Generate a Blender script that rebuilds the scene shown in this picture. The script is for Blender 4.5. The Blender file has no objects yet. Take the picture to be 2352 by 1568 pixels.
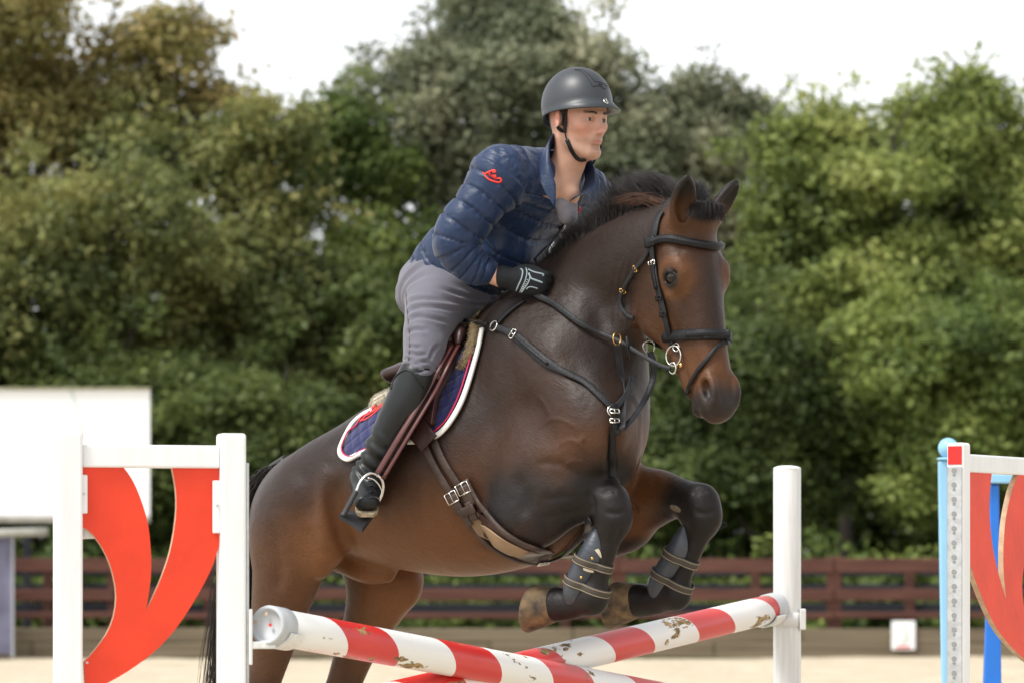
import bpy, bmesh, math, random
import numpy as np
from mathutils import Vector, Matrix
from mathutils.bvhtree import BVHTree

# ------------------------------------------------------------------ camera, sky, sun, exposure
scene = bpy.context.scene
COL = scene.collection
FPX, CU, HV, CAMH = 8820.0, 1176.0, 1296.0, 1.2      # focal length, centre and horizon on a 2352 px wide plan
cam_d = bpy.data.cameras.new('camera')
cam = bpy.data.objects.new('camera', cam_d); COL.objects.link(cam)
cam.location = (0, 0, CAMH); cam.rotation_euler = (math.radians(90), 0, 0)
cam_d.sensor_width = 36; cam_d.lens = 135; cam_d.shift_y = 512 / 2352.0
cam_d.clip_start = 0.1; cam_d.clip_end = 2000
cam_d.dof.use_dof = True; cam_d.dof.focus_distance = 11.75; cam_d.dof.aperture_fstop = 5.0
scene.camera = cam

world = bpy.data.worlds.new('World'); scene.world = world; world.use_nodes = True
SUN_EL, SUN_ROT = math.radians(58), math.radians(236)
nt = world.node_tree; bg = nt.nodes['Background']
sky = nt.nodes.new('ShaderNodeTexSky'); sky.sky_type = 'NISHITA'; sky.sun_disc = False
sky.sun_elevation = SUN_EL; sky.sun_rotation = SUN_ROT; sky.air_density = 1.0; sky.dust_density = 1.5; sky.ozone_density = 1.0
hs = nt.nodes.new('ShaderNodeHueSaturation'); hs.inputs['Saturation'].default_value = 0.12
nt.links.new(sky.outputs['Color'], hs.inputs['Color']); nt.links.new(hs.outputs['Color'], bg.inputs['Color'])
bg.inputs['Strength'].default_value = 0.11

sun_d = bpy.data.lights.new('sun', 'SUN'); sun_d.energy = 1.3; sun_d.angle = math.radians(16); sun_d.color = (1, 0.96, 0.9)
sun = bpy.data.objects.new('sun', sun_d); COL.objects.link(sun)
# direction towards the sun: behind the camera, to the left and high
_el = SUN_EL
sdir = Vector((math.sin(SUN_ROT) * math.cos(_el), math.cos(SUN_ROT) * math.cos(_el), math.sin(_el)))
sun.rotation_euler = sdir.to_track_quat('Z', 'Y').to_euler()
sun.location = (-4, -6, 12)

scene.view_settings.view_transform = 'Standard'; scene.view_settings.look = 'None'
scene.view_settings.exposure = 1.36; scene.view_settings.gamma = 1.0; scene.view_settings.use_curve_mapping = False
try:
    scene.cycles.use_denoising = True; scene.cycles.denoiser = 'OPENIMAGEDENOISE'
except Exception: pass
scene.cycles.max_bounces = 6; scene.cycles.transparent_max_bounces = 6
rng = np.random.default_rng(7); random.seed(7)

# ------------------------------------------------------------------ helpers: tags, meshes, materials
def tag(o, label=None, cat=None, group=None, kind=None):
    if label: o['label'] = label
    if cat: o['category'] = cat
    if group: o['group'] = group
    if kind: o['kind'] = kind
    return o
def empty(name, loc=(0, 0, 0), parent=None):
    o = bpy.data.objects.new(name, None); COL.objects.link(o); o.location = loc; o.parent = parent
    o.empty_display_size = 0.1
    return o
def mesh_obj(name, V, F, mat=None, parent=None, smooth=True, colors=None):
    """V (n,3) array in world space, F list/array of faces; linked as ONE object."""
    me = bpy.data.meshes.new(name)
    V = np.asarray(V, dtype=np.float32)
    if parent is not None:
        V = V - np.array(world_loc(parent), dtype=np.float32)
    if isinstance(F, np.ndarray):
        n = F.shape[1]
        me.vertices.add(len(V)); me.vertices.foreach_set('co', V.ravel())
        me.loops.add(F.size); me.loops.foreach_set('vertex_index', F.ravel().astype(np.int32))
        me.polygons.add(len(F)); me.polygons.foreach_set('loop_start', np.arange(0, F.size, n, dtype=np.int32))
        me.update(calc_edges=True)
    else:
        me.from_pydata(V.tolist(), [], [tuple(f) for f in F]); me.update()
    me.validate(clean_customdata=False)
    if smooth: me.polygons.foreach_set('use_smooth', np.ones(len(me.polygons), dtype=bool))
    if colors is not None:
        a = me.color_attributes.new('coat', 'FLOAT_COLOR', 'POINT')
        c = np.ones((len(V), 4), dtype=np.float32); c[:, :3] = colors
        a.data.foreach_set('color', c.ravel())
    if mat is not None: me.materials.append(mat)
    o = bpy.data.objects.new(name, me); COL.objects.link(o)
    if parent is not None: o.parent = parent
    return o
def world_loc(o):
    v = Vector((0, 0, 0))
    while o is not None:
        v += o.location; o = o.parent
    return v
def bm_obj(name, bm, mat=None, parent=None, smooth=False, bevel=0.0, seg=2):
    if bevel > 0:
        bmesh.ops.bevel(bm, geom=list(bm.edges), offset=bevel, segments=seg, affect='EDGES', profile=0.5, clamp_overlap=True)
    if parent is not None:
        bmesh.ops.translate(bm, verts=bm.verts, vec=-world_loc(parent))
    me = bpy.data.meshes.new(name); bmesh.ops.recalc_face_normals(bm, faces=bm.faces); bm.to_mesh(me); bm.free()
    if smooth:
        for p in me.polygons: p.use_smooth = True
    if mat is not None: me.materials.append(mat)
    o = bpy.data.objects.new(name, me); COL.objects.link(o)
    if parent is not None: o.parent = parent
    return o
def box_bm(size, M=None, bm=None):
    bm = bm or bmesh.new()
    r = bmesh.ops.create_cube(bm, size=1.0)
    S = Matrix.Diagonal((size[0], size[1], size[2], 1))
    bmesh.ops.transform(bm, matrix=(M @ S) if M is not None else S, verts=r['verts'])
    return bm
def frame(origin, xa, ya=None, za=None):
    """matrix with columns xa, ya, za (two given, third completed)"""
    xa = Vector(xa).normalized()
    if za is None: ya = Vector(ya).normalized(); za = xa.cross(ya).normalized()
    else: za = Vector(za).normalized(); ya = za.cross(xa).normalized()
    za = xa.cross(ya).normalized()
    m = Matrix((xa, ya, za)).transposed().to_4x4(); m.translation = Vector(origin)
    return m
def at(u, v, Y):
    """the point at depth Y seen at plan position (u, v)"""
    return np.array([(u - CU) / FPX * Y, Y, CAMH + (HV - v) / FPX * Y])
def catmull(P, n):
    """resample rows of P (k,d) to n rows with a Catmull-Rom spline"""
    P = np.asarray(P, dtype=float); k = len(P)
    if k < 3:
        t = np.linspace(0, 1, n)[:, None]; return P[0] * (1 - t) + P[-1] * t
    Q = np.vstack([2 * P[0] - P[1], P, 2 * P[-1] - P[-2]])
    t = np.linspace(0, k - 1, n); i = np.minimum(t.astype(int), k - 2); f = (t - i)[:, None]
    a, b, c, d = Q[i], Q[i + 1], Q[i + 2], Q[i + 3]
    return 0.5 * (2 * b + (c - a) * f + (2 * a - 5 * b + 4 * c - d) * f ** 2 + (3 * b - a - 3 * c + d) * f ** 3)
def nrm(a):
    a = np.asarray(a, dtype=float); return a / np.maximum(np.linalg.norm(a, axis=-1, keepdims=True), 1e-9)
def tube(path, radii, sides=8, caps=True, flat=None, nvec=None):
    """(V,F) of a tube along path; flat=(a,b) scales the section, nvec orients it"""
    P = np.asarray(path, dtype=float); n = len(P)
    R = np.broadcast_to(np.asarray(radii, dtype=float), (n,))
    T = nrm(np.gradient(P, axis=0)); V = []
    up = np.array([0, 0, 1.0]) if abs(T[0][2]) < 0.9 else np.array([1.0, 0, 0])
    N = up - T[0] * up.dot(T[0]); N /= np.linalg.norm(N)
    fa, fb = flat or (1, 1)
    for i in range(n):
        if nvec is not None:
            w = np.asarray(nvec[i] if np.ndim(nvec) == 2 else nvec, dtype=float)
        else: w = N
        N = w - T[i] * w.dot(T[i]); N /= max(np.linalg.norm(N), 1e-9); B = np.cross(T[i], N)
        for j in range(sides):
            a = 2 * math.pi * (j + 0.5) / sides
            V.append(P[i] + R[i] * (fb * math.cos(a) * N + fa * math.sin(a) * B))
    F = []
    for i in range(n - 1):
        for j in range(sides):
            k = (j + 1) % sides
            F.append((i * sides + j, i * sides + k, (i + 1) * sides + k, (i + 1) * sides + j))
    if caps:
        F.append(tuple(range(sides))[::-1]); F.append(tuple((n - 1) * sides + j for j in range(sides)))
    return np.array(V), F
def ribbon(P, N, width, thick, round_edge=True):
    """(V,F): flat strap of given width lying along P with surface normals N"""
    P = np.asarray(P, dtype=float); n = len(P); T = nrm(np.gradient(P, axis=0)); N = np.asarray(N, dtype=float)
    N = nrm(N - T * np.sum(N * T, axis=1, keepdims=True)); B = np.cross(T, N)
    W = np.broadcast_to(np.asarray(width, dtype=float), (n,))[:, None] / 2
    t = thick
    prof = [(-1, 0.0), (-1, 0.6 * t), (-0.85, t), (0.85, t), (1, 0.6 * t), (1, 0.0)]
    V = np.concatenate([P + B * W * a + N * b for a, b in prof], axis=0)
    k = len(prof); F = []
    for i in range(n - 1):
        for j in range(k):
            j2 = (j + 1) % k
            F.append((j * n + i, j2 * n + i, j2 * n + i + 1, j * n + i + 1))
    F.append(tuple(j * n for j in range(k))[::-1]); F.append(tuple(j * n + n - 1 for j in range(k)))
    return V, F
def join(parts):
    V, F, o = [], [], 0
    for v, f in parts:
        V.append(np.asarray(v)); F += [tuple(int(i) + o for i in x) for x in f]; o += len(v)
    return np.vstack(V), F

# ------------------------------------------------------------------ helpers: materials
def new_mat(name):
    m = bpy.data.materials.new(name); m.use_nodes = True
    return m, m.node_tree, m.node_tree.nodes['Principled BSDF']
def simple_mat(name, col, rough=0.5, spec=0.5, metal=0.0, var=0.0, vscale=20.0, bump=0.0, bscale=60.0, sheen=0.0, coat=0.0, stretch=None, detail=4.0, col2=None):
    m, t, b = new_mat(name)
    b.inputs['Roughness'].default_value = rough; b.inputs['Metallic'].default_value = metal
    b.inputs['Specular IOR Level'].default_value = spec; b.inputs['Sheen Weight'].default_value = sheen
    b.inputs['Coat Weight'].default_value = coat
    tc = t.nodes.new('ShaderNodeTexCoord'); src = tc.outputs['Object']
    if stretch:
        mp = t.nodes.new('ShaderNodeMapping'); mp.inputs['Scale'].default_value = stretch
        t.links.new(src, mp.inputs['Vector']); src = mp.outputs['Vector']
    b.inputs['Base Color'].default_value = (*col, 1)
    if var > 0 or col2:
        n = t.nodes.new('ShaderNodeTexNoise'); n.inputs['Scale'].default_value = vscale; n.inputs['Detail'].default_value = detail
        t.links.new(src, n.inputs['Vector'])
        r = t.nodes.new('ShaderNodeValToRGB'); r.color_ramp.elements[0].position = 0.3; r.color_ramp.elements[1].position = 0.7
        c2 = col2 or tuple(min(1, c * (1 + var)) for c in col)
        c1 = col if col2 else tuple(c * (1 - var) for c in col)
        r.color_ramp.elements[0].color = (*c1, 1); r.color_ramp.elements[1].color = (*c2, 1)
        t.links.new(n.outputs['Fac'], r.inputs['Fac']); t.links.new(r.outputs['Color'], b.inputs['Base Color'])
    if bump > 0:
        n2 = t.nodes.new('ShaderNodeTexNoise'); n2.inputs['Scale'].default_value = bscale; n2.inputs['Detail'].default_value = 5
        t.links.new(src, n2.inputs['Vector'])
        bp = t.nodes.new('ShaderNodeBump'); bp.inputs['Strength'].default_value = bump; bp.inputs['Distance'].default_value = 0.01
        t.links.new(n2.outputs['Fac'], bp.inputs['Height']); t.links.new(bp.outputs['Normal'], b.inputs['Normal'])
    return m

# ------------------------------------------------------------------ helpers: implicit surfaces (continuous bodies)
class Field:
    """signed-distance field on a rectilinear grid; smooth unions, meshed by surface nets"""
    def __init__(self, xs, ys, zs):
        self.ax = [np.asarray(a, dtype=np.float32) for a in (xs, ys, zs)]
        self.F = np.full(tuple(len(a) for a in self.ax), 0.5, dtype=np.float32)
    def _sl(self, lo, hi):
        s = []
        for a, l, h in zip(self.ax, lo, hi):
            i, j = np.searchsorted(a, l), np.searchsorted(a, h)
            if j - i < 1: return None
            s.append(slice(i, j))
        return tuple(s)
    def _grid(self, s):
        return (self.ax[0][s[0]][:, None, None], self.ax[1][s[1]][None, :, None], self.ax[2][s[2]][None, None, :])
    def _mix(self, s, d, k, op):
        a = self.F[s]
        if op == 'sub':
            d = -d; h = np.maximum(k - np.abs(a - d), 0) / k
            self.F[s] = np.maximum(a, d) + h * h * k * 0.25
        else:
            h = np.maximum(k - np.abs(a - d), 0) / k
            self.F[s] = np.minimum(a, d) - h * h * k * 0.25
    def ell(self, c, r, axes=None, k=0.02, op='add'):
        """ellipsoid: centre, three radii, rows of axes = its directions"""
        c = np.asarray(c, dtype=float); r = np.asarray(r, dtype=float)
        A = np.eye(3) if axes is None else nrm(axes)
        pad = 1.7 * k + 0.03
        ext = np.sqrt(np.sum((A * (r + pad)[:, None]) ** 2, axis=0))
        s = self._sl(c - ext, c + ext)
        if s is None: return
        X, Y, Z = self._grid(s); X = X - c[0]; Y = Y - c[1]; Z = Z - c[2]
        q0 = q1 = 0
        for i in range(3):
            p = (A[i, 0] * X + A[i, 1] * Y + A[i, 2] * Z).astype(np.float32)
            q0 = q0 + (p / r[i]) ** 2; q1 = q1 + (p / r[i] ** 2) ** 2
        k0 = np.sqrt(q0); k1 = np.sqrt(q1) + 1e-6
        self._mix(s, np.where(k0 < 0.3, -0.7 * r.min(), k0 * (k0 - 1) / k1).astype(np.float32), k, op)
    def loft(self, P, ra, rb=None, L=(0, 1, 0), k=0.02, n=None, op='add', soft=0.0, step=1):
        """chain of elliptic sections along P: rb across (direction L), ra in the other directions"""
        P = np.asarray(P, dtype=float); m = len(P)
        ra = np.broadcast_to(np.asarray(ra, dtype=float), (m,))
        rb = ra if rb is None else np.broadcast_to(np.asarray(rb, dtype=float), (m,))
        LL = np.asarray(L, dtype=float); LL = np.broadcast_to(LL, (m, 3))
        n = n or (1 + (m - 1) * 5 if m > 2 else 2)
        Q = catmull(np.hstack([P, ra[:, None], rb[:, None], LL]), n)
        P, ra, rb, LL = Q[:, :3], np.maximum(Q[:, 3], 1e-3), np.maximum(Q[:, 4], 1e-3), nrm(Q[:, 5:8])
        pad = 1.7 * k + 0.03; R = np.maximum(ra, rb) + pad
        S = self._sl((P - R[:, None]).min(0), (P + R[:, None]).max(0))
        if S is None: return
        full = [a[s] for a, s in zip(self.ax, S)]
        g = Field(*[a if step == 1 or len(a) < 8 else np.unique(np.append(a[::step], a[-1])) for a in full])
        D = g._chain(P, ra, rb, LL, R, soft)
        for e in range(3):                                    # back to the full grid
            if D.shape[e] != len(full[e]):
                c = g.ax[e]; i0 = np.clip(np.searchsorted(c, full[e], 'right') - 1, 0, len(c) - 2); w = ((full[e] - c[i0]) / (c[i0 + 1] - c[i0])).astype(np.float32)
                sh = [1, 1, 1]; sh[e] = -1; w = w.reshape(sh); D = np.take(D, i0, e) * (1 - w) + np.take(D, i0 + 1, e) * w
        self._mix(S, D, k, op)
    def _chain(self, P, ra, rb, LL, R, soft):
        f4 = np.float32; D = self.F; N_ = np.zeros_like(D) if soft else None; W_ = np.zeros_like(D) if soft else None
        for i in range(len(P) - 1):
            rr = max(R[i], R[i + 1]); s = self._sl(np.minimum(P[i], P[i + 1]) - rr, np.maximum(P[i], P[i + 1]) + rr)
            if s is None: continue
            X, Y, Z = self._grid(s); p = P[i].astype(f4); X = X - p[0]; Y = Y - p[1]; Z = Z - p[2]
            d = P[i + 1] - P[i]; dd = f4(1.0 / (d.dot(d) + 1e-9)); d = d.astype(f4); l = LL[i].astype(f4)
            t = np.clip((X * (d[0] * dd) + Y * (d[1] * dd)) + Z * (d[2] * dd), f4(0), f4(1))
            cx, cy, cz = X - t * d[0], Y - t * d[1], Z - t * d[2]
            lat2 = cx * l[0] + cy * l[1] + cz * l[2]; lat2 *= lat2
            cx *= cx; cy *= cy; cz *= cz; cx += cy; cx += cz; cx -= lat2; rest2 = np.maximum(cx, f4(0))
            A = f4(ra[i]) + t * f4(ra[i + 1] - ra[i]); B = f4(rb[i]) + t * f4(rb[i + 1] - rb[i])
            B *= B; A2 = A * A; lat2 /= B; rest2 /= A2; k0 = np.sqrt(lat2 + rest2); lat2 /= B; rest2 /= A2
            dist = np.where(k0 < f4(.3), f4(-.7 * min(ra[i], rb[i])), k0 * (k0 - 1) / (np.sqrt(lat2 + rest2) + f4(1e-6)))
            if soft:
                w = np.exp(-np.clip(dist, f4(-.5), f4(.5)) * f4(1 / soft)); W_[s] += w; w *= dist; N_[s] += w
            else: np.minimum(D[s], dist, out=D[s])
        if soft: D = np.where(W_ > 1e-18, N_ / np.maximum(W_, f4(1e-18)), f4(.5)).astype(f4)
        return D
    def mesh(self, smooth=1):
        F = self.F; nx, ny, nz = F.shape; ins = F < 0
        c = np.zeros((nx - 1, ny - 1, nz - 1), dtype=np.uint8)
        for dx in (0, 1):
            for dy in (0, 1):
                for dz in (0, 1):
                    c += ins[dx:nx - 1 + dx, dy:ny - 1 + dy, dz:nz - 1 + dz]
        act = (c > 0) & (c < 8); I = np.argwhere(act); N = len(I)
        idx = np.full(act.shape, -1, dtype=np.int32); idx[act] = np.arange(N, dtype=np.int32)
        ix, iy, iz = I.T
        acc = np.zeros((N, 3)); cnt = np.zeros(N)
        ax = self.ax
        corner = [(dx, dy, dz) for dx in (0, 1) for dy in (0, 1) for dz in (0, 1)]
        for a in range(8):
            for b in range(a + 1, 8):
                A, B = corner[a], corner[b]
                if sum(abs(p - q) for p, q in zip(A, B)) != 1: continue
                fa = F[ix + A[0], iy + A[1], iz + A[2]]; fb = F[ix + B[0], iy + B[1], iz + B[2]]
                m = (fa < 0) != (fb < 0); t = (fa / np.where(m, fa - fb, 1))[m]
                for e, ii in enumerate((ix, iy, iz)):
                    pa = ax[e][ii[m] + A[e]]; pb = ax[e][ii[m] + B[e]]
                    acc[m, e] += pa + t * (pb - pa)
                cnt[m] += 1
        V = acc / cnt[:, None]
        Q = []
        for e in range(3):
            sl0 = [slice(None)] * 3; sl1 = [slice(None)] * 3
            sl0[e] = slice(0, -1); sl1[e] = slice(1, None)
            ch = ins[tuple(sl0)] != ins[tuple(sl1)]
            o1, o2 = [x for x in range(3) if x != e]
            s = [slice(None)] * 3; s[o1] = slice(1, -1); s[o2] = slice(1, -1)
            E = np.argwhere(ch[tuple(s)])
            E[:, o1] += 1; E[:, o2] += 1
            def cell(d1, d2):
                K = E.copy(); K[:, o1] -= d1; K[:, o2] -= d2
                return idx[K[:, 0], K[:, 1], K[:, 2]]
            q = np.stack([cell(1, 1), cell(0, 1), cell(0, 0), cell(1, 0)], axis=1)
            inside0 = ins[E[:, 0], E[:, 1], E[:, 2]]
            flip = inside0 if e != 1 else ~inside0
            q[~flip] = q[~flip][:, ::-1]; Q.append(q)
        Q = np.vstack(Q); Q = Q[(Q >= 0).all(1)]
        for it in range(smooth):
            for lam in (0.5, -0.52): V = V + lam * (lap(V, Q) - V)
        return V, Q
def lap(V, Q):
    n = len(V); acc = np.zeros((n, V.shape[1])); cnt = np.zeros(n); k = Q.shape[1]
    for i in range(k):
        a, b = Q[:, i], Q[:, (i + 1) % k]
        for e in range(V.shape[1]):
            acc[:, e] += np.bincount(a, V[b, e], n) + np.bincount(b, V[a, e], n)
        cnt += np.bincount(a, minlength=n) + np.bincount(b, minlength=n)
    return acc / np.maximum(cnt, 1)[:, None]
def vnormals(V, Q):
    fn = np.cross(V[Q[:, 2]] - V[Q[:, 0]], V[Q[:, 3]] - V[Q[:, 1]]) if Q.shape[1] == 4 else np.cross(V[Q[:, 1]] - V[Q[:, 0]], V[Q[:, 2]] - V[Q[:, 0]])
    N = np.zeros_like(V)
    for i in range(Q.shape[1]):
        for e in range(3): N[:, e] += np.bincount(Q[:, i], fn[:, e], len(V))
    return nrm(N)
def sst(a, b, x):
    t = np.clip((x - a) / (b - a), 0, 1); return t * t * (3 - 2 * t)
def vnoise(P, scale, seed=0):
    """cheap smooth value noise in [-1,1] at rows of P"""
    P = np.asarray(P, dtype=float) * scale; i = np.floor(P).astype(np.int64); f = P - i; f = f * f * (3 - 2 * f); out = np.zeros(len(P))
    for dx in (0, 1):
        for dy in (0, 1):
            for dz in (0, 1):
                h = ((i[:, 0] + dx) * 374761393 + (i[:, 1] + dy) * 668265263 + (i[:, 2] + dz) * 2147483647 + seed * 144665) & 0xffffffff
                h = ((h ^ (h >> 13)) * 1274126177) & 0xffffffff; h = h ^ (h >> 16)
                w = (f[:, 0] if dx else 1 - f[:, 0]) * (f[:, 1] if dy else 1 - f[:, 1]) * (f[:, 2] if dz else 1 - f[:, 2])
                out += w * ((h % 65536) / 32768.0 - 1)
    return out

# ------------------------------------------------------------------ the line of travel of horse and rider
TH = math.radians(38); CT, ST = math.cos(TH), math.sin(TH)
Y0 = 12.3; X0 = (1050 - CU) / FPX * Y0
def L2W(p):
    """(s along the travel, off to the horse's left, z) -> world"""
    p = np.asarray(p, dtype=float)
    return np.stack([X0 + p[..., 0] * CT + p[..., 1] * ST, Y0 - p[..., 0] * ST + p[..., 1] * CT, p[..., 2]], axis=-1)
def W2L(p):
    p = np.asarray(p, dtype=float); x = p[..., 0] - X0; y = p[..., 1] - Y0
    return np.stack([x * CT - y * ST, x * ST + y * CT, p[..., 2]], axis=-1)
def S(u, v, off=0.0):
    """plan position on the upright plane parallel to the travel, off metres to the horse's left -> local"""
    k = (u - CU) / FPX
    s = (k * (Y0 + off * CT) - X0 - off * ST) / (CT + k * ST)
    Y = Y0 - s * ST + off * CT
    return np.array([s, off, CAMH + (HV - v) / FPX * Y])
PXM = 717.0
# ------------------------------------------------------------------ arena surface
def sand_mat():
    m, t, b = new_mat('arena_sand')
    tc = t.nodes.new('ShaderNodeTexCoord'); b.inputs['Roughness'].default_value = .95; b.inputs['Specular IOR Level'].default_value = .1
    n1 = t.nodes.new('ShaderNodeTexNoise'); n1.inputs['Scale'].default_value = 1.3; n1.inputs['Detail'].default_value = 8
    n2 = t.nodes.new('ShaderNodeTexNoise'); n2.inputs['Scale'].default_value = 9; n2.inputs['Detail'].default_value = 8
    for n in (n1, n2): t.links.new(tc.outputs['Object'], n.inputs['Vector'])
    r = t.nodes.new('ShaderNodeValToRGB'); r.color_ramp.elements[0].position = .3; r.color_ramp.elements[1].position = .72
    r.color_ramp.elements[0].color = (.39, .33, .235, 1); r.color_ramp.elements[1].color = (.59, .515, .395, 1)
    ad = t.nodes.new('ShaderNodeMath'); ad.operation = 'MULTIPLY_ADD'; ad.inputs[1].default_value = .5; ad.inputs[2].default_value = .0
    a2 = t.nodes.new('ShaderNodeMath'); a2.operation = 'MULTIPLY_ADD'; a2.inputs[1].default_value = .5
    t.links.new(n1.outputs['Fac'], ad.inputs[0]); t.links.new(n2.outputs['Fac'], a2.inputs[0]); t.links.new(ad.outputs[0], a2.inputs[2])
    t.links.new(a2.outputs[0], r.inputs['Fac']); t.links.new(r.outputs['Color'], b.inputs['Base Color'])
    bp = t.nodes.new('ShaderNodeBump'); bp.inputs['Strength'].default_value = .6; bp.inputs['Distance'].default_value = .05
    t.links.new(n2.outputs['Fac'], bp.inputs['Height']); t.links.new(bp.outputs['Normal'], b.inputs['Normal'])
    return m
FY = 50.0                                                     # depth of the arena's far edge
# sand sheet with hoof-churned relief, finer in the part the picture shows
gx = np.linspace(-30, 30, 161); gy = np.concatenate([np.linspace(-15, 8, 12), np.linspace(8.5, FY + .4, 160)])
GX, GY = np.meshgrid(gx, gy); pts = np.stack([GX.ravel(), GY.ravel(), np.zeros(GX.size)], 1)
pts[:, 2] = .03 * vnoise(pts, 1.1, 11) + .02 * vnoise(pts, 3.0, 12) - .02
nxg, nyg = len(gx), len(gy); ii = (np.arange(nyg - 1)[:, None] * nxg + np.arange(nxg - 1)[None]).ravel()
tag(mesh_obj('arena_sand', pts, np.stack([ii, ii + 1, ii + 1 + nxg, ii + nxg], 1), sand_mat()), 'pale churned sand of the riding arena', kind='structure')
M_grass = simple_mat('rough_grass', (.035, .05, .018), rough=.9, spec=.1, var=.5, vscale=.8)
tag(mesh_obj('ground', np.array([(-400, -300, -.12), (400, -300, -.12), (400, 700, -.12), (-400, 700, -.12)]), [(0, 1, 2, 3)], M_grass, smooth=False), 'rough grass ground reaching the horizon', kind='structure')

# ------------------------------------------------------------------ fences and kickboard at the arena's edge
M_rail = simple_mat('stained_timber', (.058, .023, .017), rough=.75, spec=.25, col2=(.11, .047, .034), vscale=2.2, bump=.5, bscale=6, stretch=(.6, 3, 8), detail=6)
M_rail_dark = simple_mat('dark_timber', (.016, .017, .022), rough=.8, spec=.2, col2=(.035, .035, .042), vscale=3, bump=.4, bscale=6, stretch=(.6, 3, 8))
M_board = simple_mat('kickboard_timber', (.10, .078, .052), rough=.85, spec=.15, col2=(.20, .165, .115), vscale=1.5, bump=.7, bscale=4, stretch=(.35, 2, 9), detail=8)
def plank(name, cx, cy, cz, sx, sy, sz, mat, parent, rot=(0, 0, 0), bev=.008):
    from mathutils import Euler
    M = Matrix.Translation((cx, cy, cz)) @ Euler(rot).to_matrix().to_4x4()
    return bm_obj(name, box_bm((sx, sy, sz), M), mat, parent, bevel=bev, seg=1)
def vz(v, Y): return CAMH + (HV - v) / FPX * Y
def ux(u, Y): return (u - CU) / FPX * Y
# near fence: wide posts with two red-brown rails on the rider's side
fence = tag(empty('post_and_rail_fence', (0, FY + .3, 0)), 'red-brown post and rail fence along the far edge of the arena', 'fence')
Yf = FY + .3
for u in (-1090, -640, -190, 265, 870, 1420, 1915, 2410, 2900, 3350):
    plank('post', ux(u, Yf), Yf, (vz(1277, Yf)) / 2 - .1, .19, .12, vz(1277, Yf) + .2, M_rail, fence, (0, 0, rng.normal(0, .03)), .012)
xs_ = [ux(u, Yf) for u in (-1090, -640, -190, 265, 870, 1420, 1915, 2410, 2900, 3350)]
for v0, v1 in ((1280, 1312), (1351, 1378), (1405, 1420)):
    for a, b in zip(xs_[:-1], xs_[1:]):
        plank('rail', (a + b) / 2, Yf - .085, (vz(v0, Yf) + vz(v1, Yf)) / 2 + rng.normal(0, .006), b - a - .012, .045, vz(v0, Yf) - vz(v1, Yf), M_rail, fence, (0, rng.normal(0, .002), 0), .01)
# second fence behind, dark rails on thinner posts
fence2 = tag(empty('rail_fence', (0, FY + 2.2, 0)), 'dark rail fence just behind the red-brown one', 'fence')
Yg = FY + 2.2; us = [-300, 110, 480, 860, 1300, 1736, 2090, 2560, 2900]
for u in us:
    plank('post', ux(u, Yg), Yg, vz(1290, Yg) / 2 - .1, .13, .1, vz(1290, Yg) + .2, M_rail, fence2, (0, 0, rng.normal(0, .04)), .01)
for v0, v1 in ((1306, 1322), (1340, 1352), (1385, 1412)):
    for a, b in zip(us[:-1], us[1:]):
        xa, xb = ux(a, Yg), ux(b, Yg); plank('rail', (xa + xb) / 2, Yg + .075, (vz(v0, Yg) + vz(v1, Yg)) / 2, xb - xa - .012, .04, vz(v0, Yg) - vz(v1, Yg), M_rail_dark, fence2, (0, rng.normal(0, .003), 0), .008)
# kickboard: long timber sleepers edging the sand
kb = tag(empty('timber_kickboard', (0, FY, 0)), 'long low grey-brown timber kickboard edging the sand', 'kickboard')
for zc, h, off in ((.285, .19, 0), (.09, .2, -1.1)):
    x = -14.0 + off
    while x < 14:
        w = 3.0 + rng.uniform(-.15, .15); plank('board', x + w / 2, FY + rng.normal(0, .006), zc + rng.normal(0, .004), w - .012, .09, h - .008, M_board, kb, (rng.normal(0, .01), 0, 0), .012); x += w
# letter plate leaning on the kickboard
M_plate = simple_mat('white_plate', (.78, .80, .80), rough=.4, var=.05, vscale=8)
M_prnt = simple_mat('plate_print', (.42, .50, .44), rough=.5, col2=(.62, .66, .62), vscale=9)
M_pred = simple_mat('plate_red_print', (.55, .10, .11), rough=.5)
Yp = FY - .09
pl = tag(empty('marker_plate', (ux(2075, Yp), Yp, 0)), 'small white printed marker plate fixed to the kickboard near the blue wing', 'sign')
zc = (vz(1425, Yp) + vz(1491, Yp)) / 2
plank('plate', ux(2075, Yp), Yp, zc, .31, .02, .375, M_plate, pl, (0, 0, 0), .006)
prof = catmull(np.array([(2062, 1440), (2072, 1436), (2082, 1447), (2078, 1456), (2086, 1462), (2079, 1470), (2070, 1474)]), 30)
P = np.array([at(u, v, Yp - .0135) for u, v in prof]); N = np.tile([0, -1.0, 0], (30, 1)); v_, f_ = ribbon(P, N, np.linspace(.018, .05, 30), .002); mesh_obj('print', v_, f_, M_prnt, pl)
plank('red_print', ux(2074, Yp), Yp - .0125, vz(1485, Yp), .19, .003, .032, M_pred, pl, (0, 0, 0), .001)

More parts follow.
